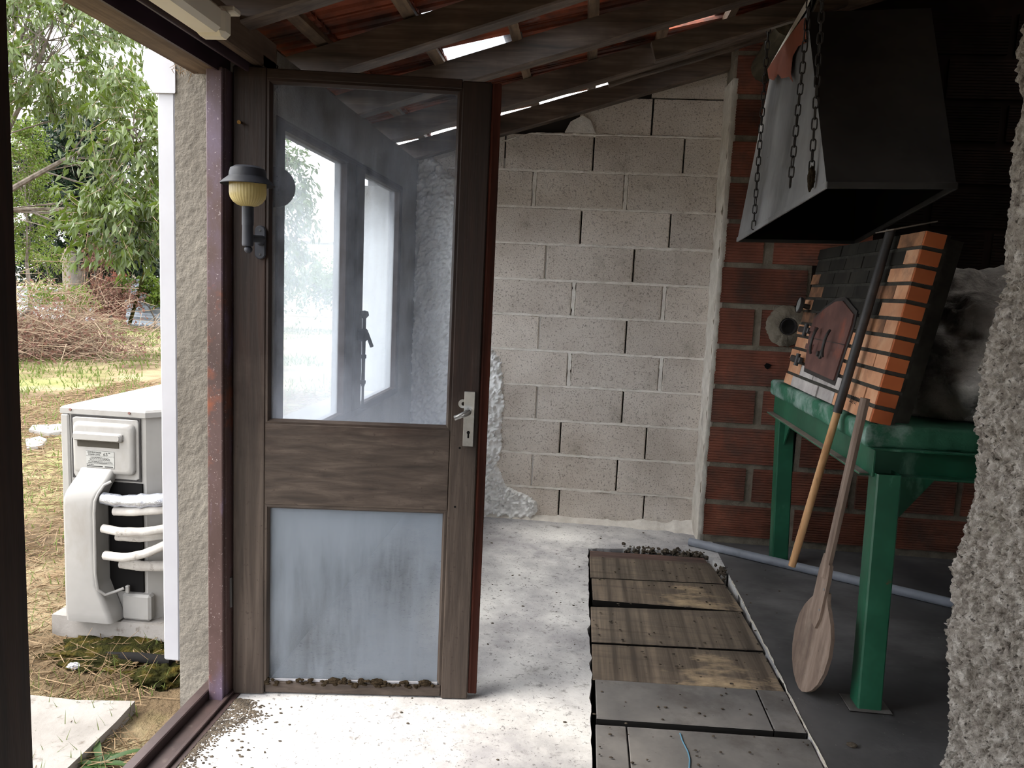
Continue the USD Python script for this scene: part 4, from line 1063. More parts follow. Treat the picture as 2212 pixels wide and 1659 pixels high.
zz = np.array([za, za + .004, za + .015, za + .03, za + .045, za + .06, zb - .012, zb - .004, zb, zb, zb])
ins = np.array([.02, .006, .0, .0, 0, 0, .001, .006, .016, .10, .6])
P = np.stack([np.stack([per[:, 0] - nr[:, 0] * i_, per[:, 1] - nr[:, 1] * i_, np.full(len(per), z)], 1) for z, i_ in zip(zz, ins)], 1)
bmp = meshkit.fbm(P * 28, 4, 9) - .5
P[..., 0] += nr[:, None, 0] * bmp * .014
P[..., 1] += nr[:, None, 1] * bmp * .014
P[..., 2] += bmp * .008
part(stand, "hearth_slab", MB().grid(P[::-1]).box(xa + .02, xb, ya + .02, yb - .002, za + .002, zb - .006), mat["green_slab"], smooth=True, label="thick green slab with a whitened spill on its edge")

# ------------------------------------------------------------------ brick pizza oven on the slab
LEAN = .178
FX, FZ = .992, .958
fz = np.array([LEAN, 0, 1.0])
fz /= np.linalg.norm(fz)
fy = np.array([0, -1.0, 0])                                   # along the face, towards the viewer
fn = np.array([-1.0, 0, LEAN]) / math.hypot(1, LEAN)          # out of the face
FO = np.array([FX, -.585, FZ])                                # far bottom corner of the face
FL, FH = 1.155, .672


def face(s, h, d=0.0):
    return FO + fy * s + fz * h + fn * d


def on_face(px, py):
    d = ray(px, py)
    t = ((FO - EYE) @ fn) / (d @ fn)
    q = EYE + t * d - FO
    return np.array([q @ fy, q @ fz])


oven = thing("pizza_oven", "orange firebrick oven front with an arched rusty iron door, blackened by soot", "pizza oven", FO)
part(oven, "mortar_core", MB().obox(face(FL / 2, FH / 2, -.045), fy, fz, np.cross(fy, fz), FL / 2 - .006, FH / 2 - .004, .04), mat["soot_mortar"])
frame_px = ((1739, 803), (1750, 726), (1762, 684), (1787, 661), (1812, 644), (1829, 642), (1855, 673), (1849, 702), (1806, 834))
door_frame = Polygon([tuple(on_face(*p)) for p in frame_px]).buffer(0)
door_frame = Polygon([(x, max(y, .045)) for x, y in door_frame.exterior.coords])
door_poly = door_frame.buffer(-.018, join_style=2)
s0, s1 = door_poly.bounds[0], door_poly.bounds[2]
CH = FH / 11
for k in range(11):
    h0, h2 = k * CH + .007, (k + 1) * CH - .007
    odd = k % 2
    js = []
    x = FL
    seq = [.105, .205, .205, .205, .205, .205, .205] if odd else [.205] * 7
    first_ = True
    for w in seq:
        js.append((max(x - w, 0), x))
        x -= w
        if x <= .01:
            break
    for a, b in js:
        if b - a < .03:
            continue
        poly = sbox(a + (.004 if a > 0 else 0), h0, b - (.004 if b < FL else 0), h2).difference(door_frame)
        if poly.is_empty or poly.area < 4e-4:
            continue
        cx, cz = (a + b) / 2, (h0 + h2) / 2
        plume = (.30 + .5 * max(0, cz - .30)) if cz > .28 else .0
        dist_ = abs(cx - (s0 + s1) / 2 - .04)
        if cz > .30 and dist_ < plume:
            mt = "soot_brick"
        elif cz > .30 and dist_ < plume + .11:
            mt = "half_soot_brick"
        elif k < 2 and .18 < cx < .8:
            mt = "ash_brick"
        else:
            mt = "fire_brick"
        m = MB()
        for g in getattr(poly, "geoms", [poly]):
            if g.area > 3e-4:
                m.extr(g, face(0, 0, -.05 + rng.normal(0, .0015)), fy, fz, -.052 if np.cross(fy, fz) @ fn < 0 else .052)
        if m.v:
            part(oven, "brick", m, mat[mt])
    # the end of each course, a header seen from the narrow side
    c = FO + fy * (FL - .002) + fz * ((h0 + h2) / 2) - fn * .034
    part(oven, "end_brick", MB().obox(c + fy * .004, fn, fz, np.cross(fn, fz), .034, (h2 - h0) / 2, .006, .0015), mat["fire_brick_end"])
fr = part(oven, "door_frame", MB().extr(door_frame.difference(door_poly.buffer(-.004)), face(0, 0, -.01), fy, fz, .016 if np.cross(fy, fz) @ fn > 0 else -.016), mat["iron"])
od = part(oven, "oven_door", MB().extr(door_poly, face(0, 0, .002), fy, fz, .010 if np.cross(fy, fz) @ fn > 0 else -.010), mat["rust_door"], label="arched rusty brown iron oven door")
part(od, "seam", MB().obox(face((s0 + s1) / 2, .245, .0125), fy, fz, fn, (s1 - s0) / 2 - .01, .0015, .0015), mat["iron"])
for s_ in ((s0 * .68 + s1 * .32), (s0 * .34 + s1 * .66)):
    th = np.linspace(-1.1, 1.1, 14)
    arc = np.array([face(s_ + .045 * (math.cos(t) - 1) + .02, .235 + .062 * math.sin(t), .016 + .030 * math.cos(t)) for t in th])
    part(od, "handle", MB().tube(arc, .006, 8), mat["iron"], smooth=50)
bs_ = face((s0 + s1) / 2 + .0, .185, .012)
part(od, "draft_boss", MB().lathe([(.0, .0), (.02, .0), (.02, .008), (.012, .012), (.012, .02), (.0, .02)], bs_, 16, fy, fz, fn), mat["iron"], smooth=40)
part(od, "latch", MB().obox(face(s0 + .07, .205, .016), fy, fz, fn, .045, .012, .006, .002), mat["rust_door"])
part(od, "latch", MB().obox(face(s0 + .05, .285, .016), fy, fz, fn, .03, .012, .006, .002), mat["rust_door"])
for h_ in (.135, .275):
    part(oven, "hinge", MB().obox(face(s0 - .06, h_, .02), fy, fz, fn, .075, .014, .010, .004).tube([face(s0 - .01, h_ - .028, .03), face(s0 - .01, h_ + .028, .03)], .010, 10), mat["iron"])
thp = on_face(1750, 664)
tc_ = face(thp[0], thp[1], 0)
tm = part(oven, "thermometer", MB().lathe([(.0, .0), (.012, .0), (.012, .035), (.036, .04), (.038, .046), (.038, .056), (.034, .058)], tc_, 26, fy, fz, fn), mat["iron"], smooth=40)
part(tm, "dial", MB().lathe([(.0, .0545), (.0345, .0545)], tc_, 26, fy, fz, fn), mat["label_paper"], label="pale round dial")
tx = meshkit.text_mesh("20/6/", .026, .0006)
v = np.array(tx.vertices)
nb = on_face(1836, 868)
P = np.array([face(nb[0] + a * .8, max(nb[1], .012) + b, .0028 + c) for a, b, c in v])
part(oven, "writing", trimesh.Trimesh(P, tx.faces, process=False), mat["ink"], label="handwritten black numbers on a lower brick")
vb = (MB().blob((1.62, -1.13, 1.12), (.50, .60, .40), 5, .22, 3.2, 4).blob((1.75, -1.5, 1.05), (.42, .22, .2), 4, .35, 3.5, 8)).get()
vb.vertices[:, 2] = np.maximum(vb.vertices[:, 2], FZ + .004)
vb.vertices[:, 0] = np.maximum(vb.vertices[:, 0], FX + .2 + LEAN * (vb.vertices[:, 2] - FZ))
part(oven, "vault", vb, mat["lime"], smooth=True, label="lumpy lime-coated oven vault behind the front")
part(oven, "front_return", MB().obox(face(FL / 2, FH / 2, -.115), fy, fz, fn, FL / 2 - .04, FH / 2 - .01, .03), mat["soot_mortar"])

# ------------------------------------------------------------------ sheet-metal hood and its chains
B = np.array([[.745, -1.85, 1.735], [.722, -.55, 1.648], [1.28, -.55, 1.66], [1.14, -1.85, 1.745]])
Tp = np.array([[.772, -1.30, 2.45], [.800, -.64, 2.45], [1.22, -.64, 2.47], [1.22, -1.30, 2.47]])
cen = (B.mean(0) + Tp.mean(0)) / 2
hood = thing("smoke_hood", "grey sheet-metal smoke hood hanging on chains above the oven, rust at its top", "hood", cen)


def sheet(pts, th, n=1, m=1, dent=0.0, seed=0):
    """A folded metal sheet over four corners, th thick towards the middle of the hood."""
    a, b, c, d = (np.array(x, float) for x in pts)
    u, w = np.linspace(0, 1, n + 1)[:, None, None], np.linspace(0, 1, m + 1)[None, :, None]
    P = (1 - u) * (1 - w) * a + u * (1 - w) * b + u * w * c + (1 - u) * w * d
    nn = np.cross(b - a, d - a)
    nn /= np.linalg.norm(nn)
    if nn @ (cen - P.mean((0, 1))) < 0:
        nn = -nn
    if dent:
        k = meshkit.fbm(P * 2.2 + 30, 3, seed) - .5
        P = P + nn * (dent * k * 4 * (u * (1 - u)) * 4 * (w * (1 - w)))[..., :1]
    return MB().grid(P).grid((P + nn * th)[:, ::-1])


sides = [part(hood, "side_panel", sheet((B[k], B[(k + 1) % 4], Tp[(k + 1) % 4], Tp[k]), .002, 20, 20, .05, k), mat["hood" if k == 0 else "hood_soot_shade"], smooth=40) for k in range(4)]
B2, T2 = B + (cen - B) * [.045, .03, .0] + [0, 0, .004], Tp + (cen - Tp) * [.1, .06, .05]
for k in range(4):
    part(hood, "inner_face", sheet((B2[k], B2[(k + 1) % 4], T2[(k + 1) % 4], T2[k]), .001), mat["soot_lining"])
part(hood, "top_panel", sheet(Tp, .002), mat["hood"])
for k in range(4):
    part(hood, "rim", MB().beam(B[k], B[(k + 1) % 4], .010, .022), mat["hood" if k == 0 else "hood_soot_shade"])
a, b, c, d = B[0], B[1], Tp[1], Tp[0]
hn = np.cross(b - a, d - a)
hn /= np.linalg.norm(hn)
hn = hn if hn[0] < 0 else -hn
rp = []
for px_, py_ in ((1744, 38), (1746, 92), (1728, 100), (1716, 122), (1712, 160), (1717, 178), (1708, 166), (1692, 170), (1684, 160), (1675, 174), (1664, 170), (1661, 150), (1668, 139), (1700, 90), (1736, 42)):
    d_ = ray(px_, py_)
    rp.append(EYE + d_ * (((a - EYE) @ hn) / (d_ @ hn)))
rp = np.array(rp)
ax1 = (b - a) / np.linalg.norm(b - a)
ax2 = np.cross(hn, ax1)
pr = np.stack([(rp - a) @ ax1, (rp - a) @ ax2], 1)
part(sides[0], "rust_stain", MB().extr(Polygon(pr).buffer(.004).buffer(-.004), a + hn * .006, ax1, ax2, .0012 if np.cross(ax1, ax2) @ hn > 0 else -.0012), mat["rust_patch"], label="flaking patch of brown rust")
fl = MB()
q0, q1, q2, q3 = Tp[1] + [-.012, .02, -.01], Tp[0] + [-.006, -.0, .005], Tp[0] + [.06, .0, .18], Tp[1] + [.10, .04, .18]
fl.grid(np.array([[q0, q1], [q3, q2]])).grid(np.array([[q0, q1], [q3, q2]])[:, ::-1] + [.03, 0, .0])
part(hood, "flue_panel", fl, mat["cream"], label="cream sheet panel of the flue rising from the hood")


def link_mesh():
    L, w, r = .0115, .0085, .0027
    th = np.linspace(0, 2 * np.pi, 17)[:-1]
    pts = np.array([[w * math.cos(t), 0, w * math.sin(t) + (L if math.sin(t) > 1e-6 else -L if math.sin(t) < -1e-6 else 0)] for t in th])
    m = MB()
    pts = np.vstack([pts, pts[:1]])
    m.tube(pts, r, 6, cap=False)
    return m.get()


LK = link_mesh()


def chain(label, p, q, seed):
    p, q = np.array(p, float), np.array(q, float)
    t = thing("chain", label, "chain", q, group="hood chains")
    d = q - p
    n = int(np.linalg.norm(d) / .034)
    ez_ = d / np.linalg.norm(d)
    ex_ = np.cross([0, 1.0, 0], ez_)
    ex_ /= np.linalg.norm(ex_)
    ey_ = np.cross(ez_, ex_)
    r = np.random.default_rng(seed)
    for k in range(n):
        a = (k % 2) * math.pi / 2 + r.normal(.5, .12)
        X_, Y_ = math.cos(a) * ex_ + math.sin(a) * ey_, -math.sin(a) * ex_ + math.cos(a) * ey_
        v = LK.vertices @ np.stack([X_, Y_, ez_]) + p + d * (k + .5) / n
        part(t, "link", trimesh.Trimesh(v, LK.faces, process=False), mat["chain"], smooth=50)
    return t


chain("rusty chain holding the far corner of the smoke hood", (.712, -.918, 2.60), (.722, -.90, 1.672), 1)
c2 = chain("dark chain hooked to the near rim of the smoke hood", (.722, -1.66, 2.60), (.728, -1.725, 1.76), 2)
part(c2, "hook", MB().blob((.728, -1.728, 1.775), (.012, .012, .04), 3, .5, 3, 3), mat["moss"], smooth=True, label="knot of old cord round the hook")
chain("loose chain end dangling free in front of the hood", (.700, -1.625, 2.60), (.702, -1.56, 1.765), 3)

hc = at(1658, 790, 1, BY)
part(wall_alcove, "chipped_hole", MB().extr(Polygon([(-.018, .0), (-.008, .014), (.006, .012), (.018, .006), (.012, -.012), (.0, -.02), (-.012, -.012)]), hc + [0, .0, 0], (1, 0, 0), (0, 0, 1), .003), mat["black"], label="small dark hole chipped in a brick")
# small vent tube set in the brick wall
vc = np.array([1.085, BY, 1.227])
vent = thing("vent_tube", "dark round vent tube set in lumpy cement in the brick wall", "vent", vc)
th = np.linspace(0, 2 * np.pi, 49)
rr = np.array([.043, .046, .06, .085, .105, .112])
hh_ = np.array([-.0, .028, .034, .022, .010, -.004])
TH, RR = np.meshgrid(th, rr, indexing="ij")
jit = meshkit.fbm(np.stack([np.cos(TH) * 4 + 5, np.sin(TH) * 4 + 5, RR * 40], -1), 3, 6) - .5
RR2 = RR * (1 + .16 * jit * (RR > .047))
P = np.stack([vc[0] + RR2 * np.cos(TH), vc[1] - hh_[None, :] - .02 * jit * (RR > .047), vc[2] + RR2 * np.sin(TH)], -1)
P[-1] = P[0]
part(vent, "cement_collar", MB().grid(P), mat["brick_mortar"], smooth=50)
part(vent, "tube", MB().lathe([(.043, -.03), (.043, .004), (.039, .004), (.039, -.03), (.0, -.03)], vc + [0, -.03, 0], 28, (1, 0, 0), (0, 0, 1), (0, -1, 0)), mat["iron"], smooth=40)

# crumbs and stones
for lab, x, y, s, k in (("small lump of plaster on the dark floor by the table leg", 1840, 1612, .012, 1),):
    c = at(x, y, 2, 0)
    single("plaster_lump", MB().blob(c + [0, 0, .005], (s * 1.4, s, .006), 2, .5, 3, k), mat["debris"], lab, "rubble", smooth=True)
cr = MB()
r = np.random.default_rng(9)
for k in range(150):
    x, y = r.uniform(.28, .72), r.normal(-.405, .018)
    cr.blob((x, y, r.uniform(-.02, .006)), tuple(r.uniform(.003, .013, 3)), 1, .5, 3, k)
for k in range(40):
    x, y = r.normal(.755, .012), r.normal(-.66, .03)
    cr.blob((x, y, r.uniform(-.01, .004)), tuple(r.uniform(.003, .010, 3)), 1, .5, 3, k)
single("rubble", cr, mat["debris"], "loose mortar rubble along the broken far edge of the pit", "rubble", kind="stuff")
cr = MB()
for k in range(2600):
    a = r.random()
    if k > 420:
        y = -2.19 - abs(r.normal(0, .22))
        x = -1.068 + abs(r.normal(0, .028)) + .12 * max(0, 1 - abs(y + 2.28) / .12) * r.random() ** 1.5
        a = 0
        if y < -2.9:
            continue
    elif a < .35:
        x, y = r.uniform(-1.06, -.9), r.uniform(-2.75, -2.2)
        x = x + abs(r.normal(0, .05))
    elif a < .7:
        x, y = r.uniform(.1, .78), r.uniform(-2.7, -.6)
    else:
        x, y = r.uniform(-.95, 1.0), r.uniform(-2.7, -.1)
    if .086 < x < .79 and y > -2.12 and y < -1.1 and a >= .7:
        continue
    s_ = r.uniform(.0012, .0042) if k <= 420 else r.uniform(.0009, .003)
    cr.blob((x, y, .006 if .08 < x < .79 else .001), (s_ * r.uniform(1, 2), s_, s_ * .7), 1, .4, 3, k)
single("grit", cr, mat["debris"], "dark crumbs of grit scattered over floor and planks", "grit", kind="stuff")

# ================================================================== outside: garden ground, plants, sheds
GZ = -.1
mat["ground"] = M("ground", [(.28, C(56, 45, 35)), (.42, C(88, 75, 58)), (.56, C(128, 116, 92)), (.7, C(112, 110, 74))], scale=.9, detail=10, rough=.98, bump=1.0, bscale=26, bdist=.03, spec=.05,
                  stains=[(C(104, 108, 64), .35, .52, .62, None, .7), (C(90, 66, 46), 5, .6, .72, None, .7)])
mat["straw"] = M("straw", [(.2, C(104, 86, 64)), (.45, C(146, 130, 100)), (.7, C(184, 171, 144)), (.9, C(212, 206, 190))], scale=1, rough=.8, bump=0, island=True, spec=.2)
mat["grass"] = M("grass", [(.2, C(78, 88, 42)), (.5, C(114, 116, 66)), (.8, C(152, 142, 98))], scale=.8, rough=.7, bump=0, island=True, translucent=.35, spec=.2)
mat["leaf"] = M("leaf", [(.1, C(44, 58, 14)), (.42, C(82, 96, 26)), (.66, C(124, 128, 42)), (.84, C(160, 134, 46)), (.95, C(156, 86, 40))], scale=.9, rough=.4, bump=0, island=True, translucent=.3, spec=.5)
mat["ivy"] = M("ivy", [(.2, C(12, 28, 12)), (.6, C(24, 46, 20)), (.9, C(44, 66, 28))], scale=.9, rough=.5, bump=0, island=True, translucent=.15, spec=.25)
mat["bright_leaf"] = M("bright_leaf", [(.2, C(70, 86, 26)), (.6, C(108, 122, 44)), (.9, C(148, 150, 76))], scale=.9, rough=.5, bump=0, island=True, translucent=.4, spec=.3)
mat["red_leaf"] = M("red_leaf", [(.2, C(96, 70, 60)), (.5, C(134, 104, 88)), (.75, C(154, 130, 100)), (.95, C(130, 130, 82))], scale=.9, rough=.7, bump=0, island=True, translucent=.3, spec=.2)
mat["bark"] = M("bark", [(.3, C(60, 54, 48)), (.7, C(104, 97, 90))], scale=9, rough=.95, bump=.6, bscale=30, spec=.1)
mat["twig"] = M("twig", [(.2, C(120, 104, 88)), (.8, C(196, 184, 168))], scale=3, rough=.9, bump=0, island=True, spec=.1)
mat["galvanised"] = M("galvanised", [(.3, C(120, 128, 138)), (.7, C(164, 172, 180))], scale=3, rough=.5, bump=.1, metallic=.4, stains=[(C(90, 92, 96), 4, .55, .7, None, .6)])
mat["garden_brick"] = M("garden_brick", [(.3, C(88, 52, 44)), (.7, C(114, 72, 60))], scale=6, rough=.9, bump=.4, rnd=.15, spec=.1)
mat["mossy"] = M("mossy", [(.32, C(18, 18, 10)), (.5, C(40, 40, 18)), (.68, C(78, 66, 30))], scale=12, detail=9, rough=1, bump=1, bscale=70, bdist=.02, spec=.03)
mat["far_roof"] = M("far_roof", [(.3, C(120, 112, 110)), (.7, C(150, 142, 138))], scale=2, rough=.8, bump=0)
mat["far_wall"] = M("far_wall", [(.3, C(168, 164, 156)), (.7, C(196, 192, 184))], scale=1.5, rough=.9, bump=0)


def hgt(x, y):
    p = np.stack([np.asarray(x, float) * 1.3, np.asarray(y, float) * 1.3, np.zeros_like(np.asarray(x, float))], -1)
    return GZ + .05 * (meshkit.fbm(p, 4, 17) - .5) - .01


gx = np.concatenate([np.linspace(-60, -9, 40)[:-1], np.linspace(-9, -1.19, 120)])
gy = np.concatenate([np.linspace(-20, -3.4, 12)[:-1], np.linspace(-3.4, 6, 130)[:-1], np.linspace(6, 80, 60)])
X, Y = np.meshgrid(gx, gy, indexing="ij")
gr = thing("ground", "dry garden ground of straw, bare earth and yellowing grass", "ground", (-10, 5, GZ), kind="structure")
part(gr, "lawn", MB().grid(np.stack([X, Y, hgt(X, Y)], -1)), mat["ground"], smooth=True)
part(gr, "outer_ground", MB().box(-1.2, 40, .16, 80, -.3, GZ).box(-60, 40, -40, -5.62, -.3, GZ), mat["ground"])


def frames(dirs, roll):
    d = dirs / np.linalg.norm(dirs, axis=1, keepdims=True)
    a = np.cross(d, np.where(np.abs(d[:, 2:]) < .95, [[0, 0, 1.0]], [[1.0, 0, 0]]))
    a /= np.linalg.norm(a, axis=1, keepdims=True)
    b = np.cross(d, a)
    c, s_ = np.cos(roll)[:, None], np.sin(roll)[:, None]
    return d, c * a + s_ * b, -s_ * a + c * b


LEAF_V = np.array([[0, 0, 0], [.4, .5, .10], [.4, -.5, .10], [1, 0, -.06], [.42, 0, 0]])
LEAF_F = np.array([[0, 4, 1], [4, 3, 1], [0, 2, 4], [4, 2, 3]])


def leaves(p, d, L, wr, roll):
    d, a, b = frames(d, roll)
    L = np.broadcast_to(L, (len(p),))[:, None, None]
    V = p[:, None] + L * (LEAF_V[None, :, :1] * d[:, None] + wr * LEAF_V[None, :, 1:2] * a[:, None] + wr * LEAF_V[None, :, 2:] * b[:, None])
    F = LEAF_F[None] + 5 * np.arange(len(p))[:, None, None]
    return V.reshape(-1, 3), F.reshape(-1, 3)


def sticks(p, q, r0, r1):
    d, a, b = frames(q - p, np.zeros(len(p)))
    th = np.arange(3) * 2 * np.pi / 3
    ring = np.cos(th)[None, :, None] * a[:, None] + np.sin(th)[None, :, None] * b[:, None]
    V = np.concatenate([p[:, None] + ring * np.broadcast_to(r0, (len(p),))[:, None, None], q[:, None] + ring * np.broadcast_to(r1, (len(p),))[:, None, None]], 1)
    F = np.array([[0, 1, 4], [0, 4, 3], [1, 2, 5], [1, 5, 4], [2, 0, 3], [2, 3, 5]])[None] + 6 * np.arange(len(p))[:, None, None]
    return V.reshape(-1, 3), F.reshape(-1, 3)


def blades(p, h, w, lean, r):
    n = len(p)
    az = r.uniform(0, 2 * np.pi, n)
    d = np.stack([np.cos(az) * lean, np.sin(az) * lean, np.ones(n)], 1)
    d /= np.linalg.norm(d, axis=1, keepdims=True)
    s_ = np.stack([-np.sin(az), np.cos(az), np.zeros(n)], 1)
    h, w = np.broadcast_to(h, n)[:, None], np.broadcast_to(w, n)[:, None]
    V = np.stack([p - s_ * w, p + s_ * w, p + d * h * .6 + s_ * w * .7, p + d * h * .6 - s_ * w * .7, p + d * h + np.stack([np.cos(az), np.sin(az), -.3 * np.ones(n)], 1) * h * .25 * lean[:, None]], 1)
    F = np.array([[0, 1, 2], [0, 2, 3], [3, 2, 4]])[None] + 5 * np.arange(n)[:, None, None]
    return V.reshape(-1, 3), F.reshape(-1, 3)


def tree(name, label, cat, base, crown, clusters, per, L, wr, m_leaf, seed, droop=.8, trunk_r=.12, shell=.35, singles=0, tw=.4, group=None, extra=None, m_bark="bark"):
    """Trunk, boughs and leafy twigs. crown: list of (centre, radii, weight)."""
    r = np.random.default_rng(seed)
    base = np.asarray(base, float)
    t = thing(name, label, cat, base, group)
    w = np.array([c[2] for c in crown], float)
    pick = r.choice(len(crown), clusters, p=w / w.sum())
    u = r.normal(0, 1, (clusters, 3))
    u /= np.linalg.norm(u, axis=1, keepdims=True)
    rad = (shell + (1 - shell) * r.random(clusters)) ** (1 / 2.0)
    cc, cr_ = np.array([c[0] for c in crown], float)[pick], np.array([c[1] for c in crown], float)[pick]
    ctr = cc + u * rad[:, None] * cr_
    ctr[:, 2] = np.maximum(ctr[:, 2], base[2] + .1)
    top_ = np.average([c[0] for c in crown], axis=0, weights=w)
    fork = base + (top_ - base) * [.45, .45, .5]
    tk = MB().tube(np.array([base - [0, 0, .1], base + (fork - base) * .5 + [.05, .03, 0], fork]), [trunk_r, trunk_r * .8, trunk_r * .6], 10)
    boughs = []
    for c in crown:
        e = np.asarray(c[0], float)
        bend = r.normal(0, .12, 3) * np.linalg.norm(e - fork)
        tt_ = np.linspace(0, 1, 9)[:, None]
        bl = fork + tt_ * (e - fork) + np.sin(tt_ * np.pi) * bend + [0, 0, .3 * c[1][2]] * tt_ ** 2
        boughs.append(bl)
        tk.tube(bl, np.linspace(trunk_r * .42, trunk_r * .1, 9), 7)
    part(t, "trunk", tk, mat[m_bark], smooth=50)
    far = r.permutation(clusters)[: max(4, clusters // 4)]
    st_ = np.array([boughs[pick[i]][r.integers(3, 9)] for i in far])
    md = st_ + (ctr[far] - st_) * .55 + r.normal(0, .10, (len(far), 3)) * cr_[far] * [1, 1, .6]
    bp, bq = np.vstack([st_, md]), np.vstack([md, ctr[far]])
    rr0 = np.concatenate([np.full(len(far), trunk_r * .10), np.full(len(far), trunk_r * .055)])
    rr1 = np.concatenate([np.full(len(far), trunk_r * .055), np.full(len(far), trunk_r * .02)])
    part(t, "branches", trimesh.Trimesh(*sticks(bp, bq, rr0, rr1), process=False), mat[m_bark], kind="stuff")
    td = u * [1, 1, .5] + r.normal(0, .4, (clusters, 3)) - [0, 0, droop * .4]
    td /= np.linalg.norm(td, axis=1, keepdims=True)
    tl = tw * r.uniform(.6, 1.3, clusters)
    part(t, "twigs", trimesh.Trimesh(*sticks(ctr - td * tl[:, None] * .4, ctr + td * tl[:, None] * .6, np.full(clusters, .006), np.full(clusters, .002)), process=False), mat["twig"], kind="stuff")
    k = np.repeat(np.arange(clusters), per)
    s_ = r.uniform(-.35, .62, len(k))
    p = ctr[k] + td[k] * (tl[k] * s_)[:, None] + r.normal(0, .02 + .06 * tw, (len(k), 3))
    d = td[k] * .5 + r.normal(0, .6, (len(k), 3)) - [0, 0, droop]
    ll = L * r.uniform(.65, 1.25, len(k))
    V, Fc = leaves(p, d, ll, wr, r.uniform(0, 6.3, len(k)))
    if singles:
        dist = np.linalg.norm(p - EYE, axis=1) / ll
        near = np.argsort(dist)[:singles]
        keep = np.ones(len(k), bool)
        keep[near] = False
        for i in near:
            part(t, "leaf", trimesh.Trimesh(V[5 * i: 5 * i + 5], LEAF_F, process=False), mat[m_leaf])
        idx = np.flatnonzero(keep)
        V = V.reshape(-1, 5, 3)[idx].reshape(-1, 3)
        Fc = (LEAF_F[None] + 5 * np.arange(len(idx))[:, None, None]).reshape(-1, 3)
    part(t, "foliage", trimesh.Trimesh(V, Fc, process=False), mat[m_leaf], kind="stuff")
    return t


def gp(px, y, z=None):
    """A point at depth y under a pixel column, on the garden ground."""
    q = at(px, 700, 1, y)
    return np.array([q[0], y, GZ if z is None else z])


# the big broad-leaved tree that fills the doorway
c0, c1, c2_, c3 = at(120, 95, 1, 7.2), at(290, 330, 1, 6.6), at(270, 480, 1, 6.2), at(110, -60, 1, 8)
tree("garden_tree", "large drooping-leaved garden tree with yellowing tips filling the doorway view", "tree", gp(-260, 8.0), [(c0, (1.45, 1.5, 1.2), 4.2), (c1, (.5, .9, 1.2), 1.9), (c2_, (.8, .9, .5), 1.1), (c3, (1.5, 1.5, 1.2), 1.6)], 500, 24, .155, .34, "leaf", 3, droop=.95, trunk_r=.13, singles=300, tw=.5)
tree("ivy_tree", "dark ivy-covered tree standing behind the large garden tree", "tree", gp(165, 15), [(at(140, 400, 1, 15), (1.5, 1.3, 2.1), 3), (at(175, 345, 1, 13.5), (1.1, .9, 1.5), 2), (at(270, 520, 1, 15.5), (1.8, 1.2, 1.0), 1.5), (at(330, 480, 1, 16), (1.2, 1.0, 1.6), .8)], 1150, 28, .11, .75, "ivy", 4, droop=.6, trunk_r=.2, shell=.1, tw=.5)
tree("shrub", "tall yellow-green shrub at the edge beside the dark door post", "shrub", gp(62, 11), [(at(50, 340, 1, 11), (.36, .5, .9), 2), (at(52, 470, 1, 11), (.5, .6, .8), 2)], 260, 34, .055, .7, "bright_leaf", 5, droop=.2, trunk_r=.06, shell=.2, tw=.35)
tree("hedge", "overgrown dark hedge closing off the far end of the garden", "hedge", gp(250, 19), [(at(60, 555, 1, 19), (2.2, 1.0, 1.2), 1), (at(180, 580, 1, 20), (2.2, 1.0, 1.0), 1), (at(330, 560, 1, 20), (2.0, 1.0, 1.3), 1), (at(450, 585, 1, 20), (2.5, 1, 1.0), 1)], 700, 22, .13, .7, "ivy", 6, droop=.5, trunk_r=.1, shell=.1, tw=.6)
tree("red_shrub", "reddish-brown withering shrub by the corrugated metal sheet", "shrub", gp(235, 14), [(at(240, 640, 1, 14), (.75, .6, .45), 2), (at(220, 560, 1, 14), (.30, .4, .75), 1)], 160, 26, .075, .55, "red_leaf", 7, droop=.3, trunk_r=.05, shell=.15, tw=.4)
tree("creeper", "yellow-green creeper spilling over the corrugated metal sheet", "shrub", gp(335, 14.6), [(at(335, 625, 1, 14.6), (.35, .3, .45), 1), (at(255, 612, 1, 14.4), (.35, .3, .15), .5)], 70, 26, .09, .75, "bright_leaf", 8, droop=.5, trunk_r=.03, shell=.1, tw=.3)
tree("bush", "low green bush with pale stalks at the hedge foot", "shrub", gp(100, 12.5), [(at(95, 560, 1, 12.5), (.7, .6, .3), 1), (at(130, 640, 1, 10), (.6, .6, .25), 1)], 120, 24, .07, .5, "bright_leaf", 9, droop=.3, trunk_r=.03, shell=.1, tw=.4)
# what shows through the window
tree("garden_tree", "feathery tree seen through the window close to the round vent", "tree", gp(600, 9), [(at(600, 430, 1, 9), (.55, .7, 1.0), 2), (at(590, 560, 1, 9), (.8, .7, .7), 1)], 190, 24, .13, .34, "leaf", 12, droop=.8, trunk_r=.08, tw=.5)
tree("window_hedge", "sunlit hedge across the garden seen through the window", "hedge", gp(760, 17), [(at(650, 610, 1, 17), (1.2, .8, .9), 1), (at(740, 620, 1, 17), (1.2, .8, .6), 1), (at(830, 610, 1, 18), (1.3, .8, .9), 1)], 330, 22, .10, .6, "bright_leaf", 13, droop=.3, trunk_r=.05, shell=.1, tw=.5)
fb = thing("far_building", "low outbuilding with a ribbed roof behind the hedge through the window", "building", gp(780, 25))
e0, e1 = at(610, 520, 1, 25), at(1050, 520, 1, 25)
r0z, r1z = e0[2], e0[2] + .95
part(fb, "wall", MB().box(e0[0] - 1, e1[0] + 2, 25, 25.3, GZ, r0z + .05), mat["far_wall"])
